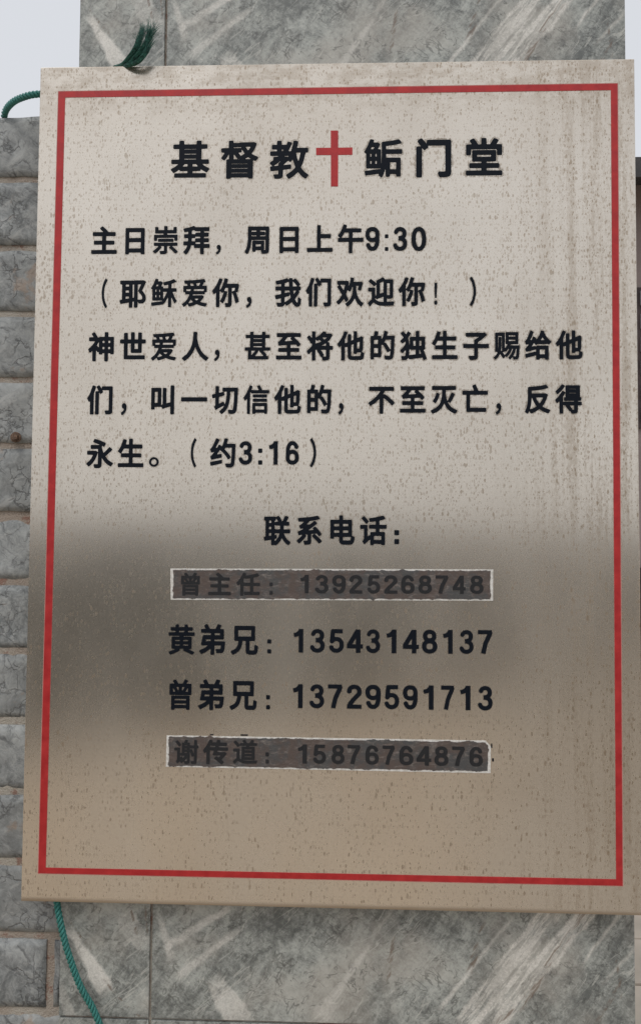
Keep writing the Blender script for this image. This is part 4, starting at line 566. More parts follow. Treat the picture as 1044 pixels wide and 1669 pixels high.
'话': ([[398,-106,418,-113,496,-112,512,-105,527,-75,535,-72,769,-72,786,-75,800,-99,815,-108,901,-109,924,-99,934,-75,930,307,917,322,901,326,737,327,730,332,728,346,728,416,737,427,963,429,979,435,989,447,992,533,987,549,971,562,745,565,729,572,728,681,733,697,917,742,935,759,938,775,933,791,878,856,854,866,628,816,356,779,339,767,332,744,364,661,387,652,496,663,582,671,586,650,582,568,372,565,348,560,337,549,332,533,333,455,341,440,364,428,582,426,586,408,584,330,574,326,403,322,385,299,379,213,348,218,294,183,287,206,287,525,278,548,255,559,45,559,20,549,10,525,10,455,21,430,45,421,138,421,146,418,150,408,150,104,137,65,99,18,97,3,103,-13,154,-78,169,-84,185,-82,285,3,379,73,384,50,385,-83],[527,65,524,174,532,190,782,190,790,174,790,81,784,64],[231,588,255,588,270,599,319,650,327,666,326,681,273,744,161,843,138,845,122,836,75,791,67,775,68,759,77,744]],[[391,-153,504,-157,566,-118,737,-117,808,-152,909,-153,948,-138,975,-99,973,323,917,371,776,377,1002,396,1036,447,1035,549,987,605,784,610,773,642,784,662,948,707,978,744,982,791,878,907,707,876,348,823,294,790,192,877,138,891,91,869,25,791,37,721,145,611,13,598,-34,533,-18,405,21,379,104,369,104,104,56,34,56,-21,122,-111,177,-130,333,-20,347,-114],[574,109,582,146,737,145,737,108],[340,315,338,385,519,381,387,366]]),
'曾': ([[194,-106,278,-106,296,-91,300,-60,317,-54,699,-54,709,-60,715,-91,730,-102,815,-103,831,-97,841,-75,841,323,832,346,815,353,185,350,174,338,171,323,171,-75,177,-97],[309,56,299,65,298,81,301,95,309,98,699,98,706,96,711,81,710,65,699,56],[309,204,301,207,298,221,299,237,309,245,699,245,710,237,711,221,706,206,699,204],[126,369,815,367,878,368,893,374,901,385,903,401,900,720,893,730,878,736,730,738,725,744,729,752,769,806,774,822,769,839,737,853,683,870,660,867,582,751,574,741,558,736,442,736,426,741,379,810,325,867,301,865,239,839,229,822,231,808,278,743,263,736,130,736,114,728,106,713,106,393,113,377],[247,478,233,486,233,572,239,581,270,549,315,486,306,479],[699,478,686,486,691,494,765,588,769,592,771,588,773,572,773,486,761,478],[426,480,420,486,434,502,433,510,426,512,395,562,356,611,351,619,356,624,418,626,435,619,435,486],[566,511,558,525,559,619,574,626,636,626,648,619,645,611]],[[167,-145,286,-151,356,-99,660,-99,737,-148,831,-146,876,-114,887,315,930,346,947,385,947,720,909,774,815,783,809,861,745,898,644,910,551,785,465,781,358,900,301,912,200,865,185,783,107,776,69,744,62,385,79,346,125,315,127,-91]]),
'任': ([[167,-106,185,-113,263,-113,279,-106,291,-91,293,291,294,300,308,307,551,307,566,301,568,291,566,70,551,64,348,64,325,58,312,42,310,11,310,-44,325,-68,348,-74,932,-74,963,-67,976,-44,977,18,975,42,963,57,940,64,722,64,711,73,710,284,714,304,963,308,980,315,991,330,992,416,979,438,955,445,862,445,714,447,710,463,710,650,721,666,862,700,942,728,951,744,949,767,885,840,870,847,854,846,776,822,628,788,387,747,378,752,399,814,392,837,379,847,309,870,294,873,278,868,265,853,224,763,150,635,93,557,-2,453,-11,432,-7,416,41,338,60,324,88,330,146,387,152,377,153,-75,155,-91],[301,446,293,455,293,588,317,633,325,636,340,616,364,611,535,633,558,636,568,627,568,463,563,447]],[[160,-153,278,-156,340,-119,948,-119,1002,-93,1021,-52,1022,34,996,89,948,109,769,109,755,128,761,260,979,265,1034,315,1037,424,1002,477,755,502,760,627,975,697,996,736,991,783,885,890,457,803,431,861,395,890,294,918,239,894,111,658,-55,440,-49,399,13,301,107,278,109,-91],[348,109,340,257,512,262,519,112],[340,494,344,564,519,582,519,493]]),
'黄': ([[104,-106,122,-105,231,-70,395,1,442,32,443,50,425,73,442,78,582,76,585,73,568,42,572,26,582,18,745,-45,878,-103,901,-100,955,-51,966,-28,955,-10,761,73,846,80,862,88,867,96,869,440,862,462,839,471,582,471,564,479,566,490,574,493,940,494,963,500,973,518,973,588,967,603,956,611,745,613,727,619,726,650,734,658,878,659,898,666,906,681,907,752,901,767,885,776,730,779,722,850,712,861,691,865,612,861,600,845,599,791,590,778,410,778,404,791,403,845,395,858,379,865,309,865,294,862,283,853,278,786,270,778,130,777,108,767,102,752,102,689,111,666,130,659,270,659,279,650,277,619,263,613,45,610,30,588,30,518,38,502,60,494,426,493,434,488,435,479,418,471,161,471,140,455,140,96,146,87,161,79,247,78,266,73,208,46,41,-13,35,-28,40,-44,91,-99],[270,186,263,190,261,206,263,218,270,223,426,224,434,219,436,206,434,190,426,186],[566,189,563,213,566,221,574,224,737,222,744,206,737,187],[270,329,263,334,261,346,263,359,270,365,426,365,434,361,436,346,434,333,426,328],[574,328,566,331,563,346,565,362,574,366,730,366,741,362,744,354,743,338,737,329],[410,614,404,635,410,658,591,658,598,650,599,627,590,614]],[[79,-145,130,-150,309,-88,457,-16,504,34,558,-21,870,-148,924,-139,994,-76,1012,-36,1002,5,906,65,914,432,1005,479,1017,596,1000,635,951,666,950,767,917,813,776,823,753,885,699,910,590,901,543,822,457,823,415,900,309,910,255,889,224,822,115,821,75,798,58,759,58,666,-7,619,-15,525,13,463,93,440,104,65,13,24,-11,-28,6,-74]]),
'弟': ([[445,-106,465,-113,543,-112,558,-106,570,-91,572,174,580,190,792,191,803,182,794,112,782,81,753,77,644,83,628,79,615,65,613,42,626,11,636,-34,644,-45,660,-53,808,-55,839,-50,870,-36,893,-16,911,11,925,50,939,120,957,291,953,307,940,321,917,326,590,326,574,330,572,338,574,377,582,382,878,383,901,395,909,424,909,681,902,705,878,719,775,720,771,728,774,736,813,806,814,830,792,850,706,873,691,872,675,861,611,728,603,720,582,719,403,722,325,853,309,867,294,871,216,847,197,830,195,806,237,736,240,728,235,720,107,718,91,710,81,689,81,611,99,588,418,584,428,580,431,572,431,533,426,521,418,519,177,519,161,516,146,504,84,229,89,206,115,191,301,191,313,190,319,182,247,131,185,96,37,35,25,18,27,-5,83,-77,99,-88,115,-89,255,-28,320,11,426,84,431,65,432,-83],[255,328,252,338,258,369,270,383,426,381,431,362,426,328],[574,525,572,572,582,583,761,582,766,557,761,521,590,519]],[[438,-153,566,-153,621,-88,808,-101,909,-63,949,-13,974,57,1002,299,945,377,951,705,917,752,849,767,860,830,835,876,683,917,636,884,579,767,442,764,358,884,294,916,192,886,151,837,159,767,83,758,43,720,41,588,108,533,40,206,83,153,165,143,12,73,-22,3,52,-110,107,-135,208,-101,379,-6,391,-106],[628,127,628,145,745,145,745,124]]),
'兄': ([[64,-106,91,-112,200,-66,297,3,354,73,390,151,417,252,426,323,430,330,442,334,527,334,538,330,542,323,544,3,557,-44,582,-75,621,-94,691,-103,854,-102,893,-96,924,-82,959,-44,976,3,992,135,987,167,971,179,901,211,878,210,859,190,850,65,845,42,839,36,691,36,684,50,684,307,684,323,691,333,854,335,870,342,879,354,882,783,870,810,839,818,169,818,145,814,130,798,127,783,128,362,138,343,154,335,270,333,277,315,253,206,228,151,192,108,122,56,21,16,7,3,2,-13,6,-28],[278,476,270,479,268,494,268,666,270,674,278,677,722,678,734,674,737,666,737,494,730,476]],[[57,-153,107,-154,221,-106,325,-33,397,57,481,289,497,276,501,-13,549,-106,597,-135,691,-148,878,-145,948,-120,997,-67,1021,-5,1033,174,994,218,870,255,817,206,801,81,735,81,731,284,823,289,893,303,926,354,927,791,898,845,846,863,122,853,82,791,83,354,122,299,225,276,193,182,157,135,-10,50,-39,11,-33,-52],[317,523,325,633,691,627,683,521]]),
'谢': ([[455,-99,535,-96,582,-88,613,-70,631,-44,639,3,639,346,644,396,673,323,706,204,730,195,792,214,800,214,802,206,800,22,784,17,699,19,683,11,677,3,677,-13,706,-91,730,-100,846,-92,887,-75,912,-44,922,11,922,510,924,520,932,524,963,526,983,541,983,627,971,641,932,645,924,650,921,837,911,853,893,858,823,857,807,845,801,650,792,645,761,644,644,646,639,658,639,728,632,744,620,752,551,753,540,759,561,822,553,845,535,853,457,865,439,845,417,759,403,753,340,752,321,736,317,345,278,338,263,326,255,335,254,525,248,541,239,548,45,551,29,543,23,533,21,455,29,437,45,429,122,429,134,424,136,416,135,96,123,57,89,11,93,-13,138,-70,154,-77,169,-73,224,-18,247,-2,294,-55,309,-62,325,-58,403,1,431,-83,442,-95],[426,18,433,34,519,130,525,96,522,18,504,15],[356,134,340,183,325,199,309,199,270,170,258,167,255,231,263,240,278,228,426,226,440,221,415,182,374,135,364,128],[800,310,730,482,722,490,706,493,644,480,640,518,644,523,660,525,784,525,800,521],[434,346,433,369,440,377,515,377,525,362,519,342,449,340],[442,485,432,494,437,510,512,512,520,510,524,502,519,486],[215,588,237,596,286,639,294,650,295,666,231,752,149,837,130,837,77,798,66,783,66,767,200,596],[442,618,433,627,434,636,442,641,512,642,524,635,519,620]],[[425,-138,566,-138,652,-97,706,-142,815,-142,885,-127,936,-91,966,-5,967,471,1017,510,1030,549,1028,635,968,697,966,845,934,892,831,903,784,887,759,845,757,697,699,689,667,773,605,805,586,876,488,908,425,900,379,801,325,795,286,769,169,878,91,866,30,814,20,767,137,603,13,588,-24,525,-10,412,91,369,91,104,44,18,54,-36,138,-121,185,-116,239,-67,309,-108,379,-78],[691,65,686,151,745,152,754,65]]),
'传': ([[144,-106,161,-111,239,-110,255,-101,264,-83,265,416,270,435,410,431,424,424,379,284,382,260,395,247,418,242,667,242,687,237,613,155,542,198,519,203,504,197,448,151,437,135,436,120,449,98,595,-5,712,-106,730,-113,753,-104,813,-44,819,-21,808,2,730,73,924,296,931,315,929,330,915,346,854,381,582,378,566,380,561,385,572,424,582,431,753,431,948,431,971,436,982,447,987,463,987,533,979,556,963,566,948,568,628,568,617,572,616,580,628,618,901,621,924,626,938,642,941,658,940,728,932,746,909,757,670,759,667,767,679,822,672,845,652,857,574,868,558,864,546,853,516,759,364,757,356,759,354,767,368,806,369,822,356,841,270,868,245,861,171,705,130,635,77,557,-9,455,-14,440,-10,420,32,346,45,334,60,330,76,335,115,373,122,378,126,369,127,-75,130,-91],[270,564,266,588,309,665,322,635,340,622,434,621,475,619,478,603,465,570]],[[140,-153,255,-152,304,-106,310,369,325,386,362,377,334,284,340,242,421,190,391,135,410,73,691,-147,737,-158,776,-143,846,-74,865,-28,852,18,796,81,969,284,976,330,951,377,1025,432,1032,533,1017,580,979,611,983,744,940,795,730,804,706,875,652,903,535,903,504,871,483,806,465,802,418,805,403,857,364,888,270,914,216,895,92,658,-48,479,-60,440,-1,315,81,276,83,-91,102,-130]]),
'道': ([[81,-91,91,-92,107,-85,177,-9,224,20,239,17,309,-27,356,-49,403,-64,481,-77,597,-82,784,-78,940,-71,961,-60,986,26,979,44,963,51,784,40,590,35,466,42,401,57,449,63,862,64,878,69,886,81,885,572,862,586,683,586,670,588,667,596,675,615,683,620,955,622,971,642,968,720,948,733,816,736,820,752,855,806,854,830,839,842,761,864,738,853,702,783,670,736,590,733,574,739,525,822,496,859,481,868,465,866,403,839,390,822,392,806,429,752,433,736,301,730,287,713,285,681,278,672,193,767,130,824,107,821,52,787,42,775,45,750,130,658,189,580,200,573,224,577,294,625,317,620,527,620,535,619,541,611,535,592,527,587,387,586,372,582,362,572,356,76,317,95,288,120,287,479,278,501,255,508,52,508,37,503,29,494,26,416,37,393,52,388,154,388,162,385,165,377,162,120,75,57,25,11,18,-5,27,-28,68,-81],[488,173,480,190,488,205,753,206,761,203,765,190,761,174,753,172],[488,310,480,323,483,338,488,342,753,343,763,338,765,323,761,312,753,309],[488,447,480,463,488,478,753,479,761,476,765,463,761,449,753,446]],[[85,-138,130,-124,224,-31,340,-91,496,-123,940,-116,1000,-83,1028,50,995,89,934,104,933,557,1012,619,1011,736,971,774,897,783,900,837,871,876,776,908,714,893,667,813,644,780,605,781,527,892,473,914,364,865,340,779,263,762,130,870,86,861,6,803,5,728,144,557,21,546,-19,486,-2,368,120,330,119,151,-8,42,-28,-5,37,-114]]),
'，': ([[147,-122,160,-126,207,-106,266,-66,300,-30,319,0,344,65,348,149,330,205,300,238,272,251,244,255,207,248,181,233,164,214,152,186,151,146,164,112,188,88,226,73,233,65,222,37,199,9,125,-38,118,-47,119,-66]],[[139,-169,188,-164,291,-105,342,-47,385,46,394,130,376,214,328,274,263,298,170,280,110,205,110,121,165,46,88,-10,70,-57,102,-141]]),
'。': ([[150,-66,207,-71,235,-67,272,-53,319,-15,336,9,352,46,358,102,351,140,337,172,303,214,277,233,244,247,188,255,151,250,114,234,69,196,38,140,31,83,37,46,53,9,95,-38],[170,6,142,20,118,46,108,74,108,112,123,144,151,169,188,180,218,177,253,158,272,134,282,102,279,65,263,35,235,13,198,3]],[[153,-113,244,-112,300,-89,372,-19,398,46,398,140,374,198,309,266,235,296,151,296,86,270,19,205,-9,140,-9,46,18,-19,83,-85],[179,51,155,74,156,112,179,132,213,130,235,107,234,74]]),
'（': ([[877,-122,905,-126,967,-94,983,-76,984,-57,886,74,847,149,821,224,807,289,801,392,807,467,820,532,849,614,890,691,983,813,985,832,979,843,942,867,905,886,877,882,814,813,762,738,719,654,689,570,670,476,664,392,672,271,690,186,720,102,759,27,803,-38]],[[871,-169,914,-170,998,-128,1031,-66,893,158,849,317,851,458,883,579,1030,813,1016,870,951,913,905,932,861,925,774,836,678,673,624,467,626,271,676,93,774,-76]]),
'）': ([[88,-122,105,-127,123,-122,179,-61,236,18,275,93,314,205,330,280,337,383,330,476,313,560,268,682,238,738,193,804,133,874,105,887,80,878,28,850,19,841,15,822,23,804,77,740,114,685,154,607,177,542,192,476,200,383,193,289,179,224,153,149,114,74,16,-57,22,-85]],[[83,-169,160,-150,282,9,354,177,382,383,355,579,281,753,160,910,86,930,-7,880,-31,822,109,598,149,458,132,224,78,102,-30,-57,-7,-120]]),
'！': ([[219,-10,253,-16,281,-10,300,2,318,27,325,65,319,93,300,121,281,133,253,139,226,135,198,118,181,93,175,65,179,34,193,9],[213,233,281,231,291,236,295,252,317,738,310,757,291,760,198,759,184,747,185,626,205,252]],[[215,-57,319,-41,355,-1,370,55,356,122,298,177,340,242,361,757,337,795,291,805,179,802,138,747,160,242,202,177,149,130,130,55,158,-19]]),
'0': ([[267,2,340,3,392,16,443,45,472,70,502,105,532,156,565,244,580,317,591,420,593,485,587,500,593,515,592,566,586,646,567,749,545,815,507,888,465,937,436,961,399,981,340,997,282,999,223,989,186,974,157,955,113,914,79,866,44,785,26,720,11,610,8,456,15,354,29,266,61,171,104,98,145,54,194,23,230,9],[289,177,267,183,245,203,225,237,208,280,187,398,184,544,193,654,204,705,221,756,238,787,260,812,282,822,311,823,333,817,352,800,372,771,387,734,410,632,419,500,410,368,398,302,384,257,363,215,340,188,318,178]],[[256,-41,399,-29,505,39,591,178,632,361,631,646,588,829,498,968,421,1020,348,1042,208,1031,81,946,1,800,-34,617,-29,339,18,156,119,17],[296,222,245,317,228,522,247,690,296,778,324,763,352,698,372,500,352,302,324,237]]),
'1': ([[291,2,450,0,459,2,462,10,463,983,459,998,450,1000,296,1000,289,995,285,961,271,939,230,880,164,838,91,822,85,815,113,668,120,652,223,670,282,700,286,690,287,17]],[[271,-41,465,-45,506,-12,508,998,472,1044,260,1035,201,915,150,882,61,861,38,822,86,617,120,604,241,617,242,2]]),
'2': ([[22,2,47,-3,561,-3,578,2,580,156,575,171,252,173,236,178,311,288,549,566,571,617,581,668,583,727,575,785,552,851,524,898,493,932,450,964,406,985,333,1001,274,1002,223,994,179,979,142,959,106,930,74,895,51,859,33,815,21,763,19,683,52,646,83,631,128,631,167,654,194,689,196,741,208,778,233,807,267,823,326,824,348,818,370,805,387,785,398,763,407,712,398,661,174,398,64,244,42,178,25,171,21,163]],[[-3,-41,583,-48,624,-12,624,178,608,207,324,222,590,545,628,720,607,837,548,939,443,1018,326,1047,216,1038,113,994,34,917,-12,822,-24,661,69,588,135,587,194,617,235,661,242,741,267,775,340,771,361,712,355,680,133,420,-20,193,-25,-5]]),
'3': ([[225,2,311,-2,362,5,414,22,450,40,494,73,524,105,556,156,572,193,584,244,588,295,584,354,575,398,554,449,531,486,493,529,492,537,523,580,547,632,562,705,561,763,552,815,531,866,508,902,465,945,421,973,355,996,296,1003,245,1000,180,983,142,964,107,939,67,895,47,862,30,822,24,778,39,747,57,727,81,712,106,706,135,708,157,717,193,749,202,778,217,800,238,816,267,825,311,825,348,813,374,785,385,749,381,690,370,668,355,652,326,638,216,618,207,610,220,529,215,441,219,434,304,426,340,418,374,398,399,364,410,324,410,280,402,244,386,215,355,189,318,176,267,174,230,182,208,193,184,215,171,237,155,280,120,306,83,316,54,313,25,298,8,280,-12,244,-6,207,13,156,39,113,69,79,110,46,150,24]],[[214,-41,318,-47,432,-20,524,39,597,137,628,237,630,354,600,456,550,537,602,661,596,822,542,932,458,1005,348,1044,223,1042,90,983,9,888,-24,771,30,690,135,662,223,709,260,776,318,777,340,749,326,687,186,657,160,617,174,412,201,390,347,361,366,302,351,244,311,221,245,225,216,248,186,317,83,362,-5,332,-59,251,-30,141,32,53,128,-15]]),
'4': ([[346,2,502,0,517,6,519,185,531,192,601,193,609,200,610,354,605,366,531,368,519,376,517,994,502,1000,370,1000,348,1007,340,1005,316,961,9,383,0,354,0,207,3,196,10,192,333,191,340,186,342,178,342,17],[216,368,206,376,208,383,333,615,340,614,342,595,340,374,326,368]],[[325,-41,517,-45,553,-27,565,141,627,151,652,178,655,361,635,405,563,427,558,1020,524,1044,348,1056,304,1034,-42,383,-45,193,-5,148,289,146,298,-5]]),
'5': ([[233,2,296,-3,355,2,406,16,454,39,494,70,533,112,560,156,580,207,594,273,598,324,595,390,586,441,572,485,537,551,509,586,480,612,421,648,377,663,333,671,267,672,230,667,223,676,236,815,245,826,546,829,550,844,550,990,546,1000,531,1003,113,1003,102,998,98,961,76,956,71,939,31,522,22,493,39,441,54,422,76,407,98,400,128,399,179,418,208,463,238,485,274,495,326,494,362,480,388,456,406,425,419,376,419,295,406,244,377,202,340,180,304,174,274,175,230,189,208,206,191,229,170,288,135,310,113,318,76,319,47,307,26,288,2,251,10,207,30,156,57,112,89,76,142,36,186,15]],[[223,-41,362,-42,480,2,568,84,623,193,640,390,582,566,450,684,273,727,289,782,578,793,594,822,595,1005,553,1048,98,1048,68,1034,31,976,-26,485,3,415,53,361,-9,317,-45,244,-9,134,55,46,120,-4],[267,222,231,251,203,324,154,354,208,380,267,448,348,434,377,332,348,237]]),
'6': ([[235,2,296,-3,377,5,450,32,502,69,546,120,578,185,596,266,594,317,597,332,589,405,564,478,524,539,480,579,414,615,340,631,282,632,194,618,186,620,194,683,217,756,238,793,260,814,282,822,320,822,340,814,362,793,383,756,405,698,428,680,450,669,480,664,509,669,533,683,553,705,571,749,553,805,532,851,505,895,465,939,428,967,384,987,326,999,267,998,223,990,186,975,152,954,119,924,80,873,57,829,25,733,6,617,2,324,10,229,25,178,41,141,69,100,91,76,128,45,164,25],[260,177,238,185,216,200,191,237,179,295,179,339,185,376,206,420,238,445,274,455,333,454,377,436,394,420,407,398,421,339,416,259,397,215,362,185,318,174]],[[225,-41,370,-42,480,-3,580,90,633,215,641,354,622,456,577,544,509,617,583,669,616,756,550,910,450,1006,311,1045,157,1010,41,895,-24,720,-43,493,-25,185,10,105,69,34,142,-15],[274,220,231,259,228,361,260,405,326,410,370,368,371,266,340,225],[252,675,242,690,274,765,304,778,327,763,355,676]]),
'7': ([[285,-12,304,-15,314,-5,394,390,553,771,590,902,562,917,560,990,553,1002,91,1003,32,1003,22,998,20,844,25,829,362,827,381,822,227,449,142,32,142,21,150,16]],[[275,-56,326,-60,353,-34,439,383,593,749,638,910,606,954,598,1027,568,1047,120,1048,10,1047,-18,1027,-24,822,17,782,313,778,182,456,94,17,120,-23]]),
'8': ([[235,2,296,-3,377,5,428,20,472,43,524,85,557,127,583,180,600,251,600,346,585,412,553,478,499,544,542,610,564,683,566,771,554,829,522,895,487,935,458,959,421,979,362,997,289,1003,238,997,189,983,135,953,95,917,69,880,48,837,34,771,33,705,45,646,69,589,101,544,47,478,30,449,12,405,-2,324,-2,273,7,215,35,141,54,111,86,76,120,48,157,27],[260,177,216,196,197,215,184,237,174,288,181,354,201,390,238,416,289,426,340,423,384,404,405,383,417,361,427,302,418,244,397,207,362,184,318,174],[274,645,238,660,216,690,209,727,215,778,230,803,252,818,289,826,333,823,362,810,382,785,392,741,387,698,371,668,348,652,318,644]],[[225,-41,384,-40,494,4,596,105,645,244,635,405,560,544,610,683,597,844,517,969,370,1041,230,1042,106,988,29,902,-10,778,-5,655,40,544,-40,383,-47,273,-30,178,59,39,135,-13],[267,222,224,259,226,346,260,376,333,378,377,339,376,259,340,224],[282,690,256,712,258,763,318,780,345,756,342,705]]),
'9': ([[264,2,326,1,370,8,412,24,443,43,474,68,505,105,528,141,553,195,581,295,597,434,597,712,583,800,566,844,535,895,502,932,465,959,421,981,365,998,267,1002,223,995,179,982,142,964,106,938,65,895,41,859,22,815,10,772,4,727,6,683,3,668,11,595,39,515,61,479,88,449,150,402,223,375,311,367,355,371,406,382,414,380,406,317,383,244,356,200,326,179,282,178,252,192,224,229,195,302,164,325,142,333,106,335,69,319,47,295,30,259,37,222,57,171,85,120,113,82,142,54,179,29,216,13],[289,544,238,555,216,570,201,588,182,639,179,712,191,763,216,800,257,822,311,826,362,815,384,800,399,782,412,756,419,727,421,661,410,610,384,570,348,549]],[[251,-41,348,-42,436,-14,509,40,568,120,633,332,643,683,615,844,531,966,406,1034,245,1044,128,1007,31,924,-23,822,-43,683,-7,507,91,383,25,340,-16,273,10,165,113,20],[296,222,267,245,241,317,311,322,355,323,358,310,327,237],[260,595,226,646,231,741,260,775,333,778,373,727,368,624,333,592]]),
}
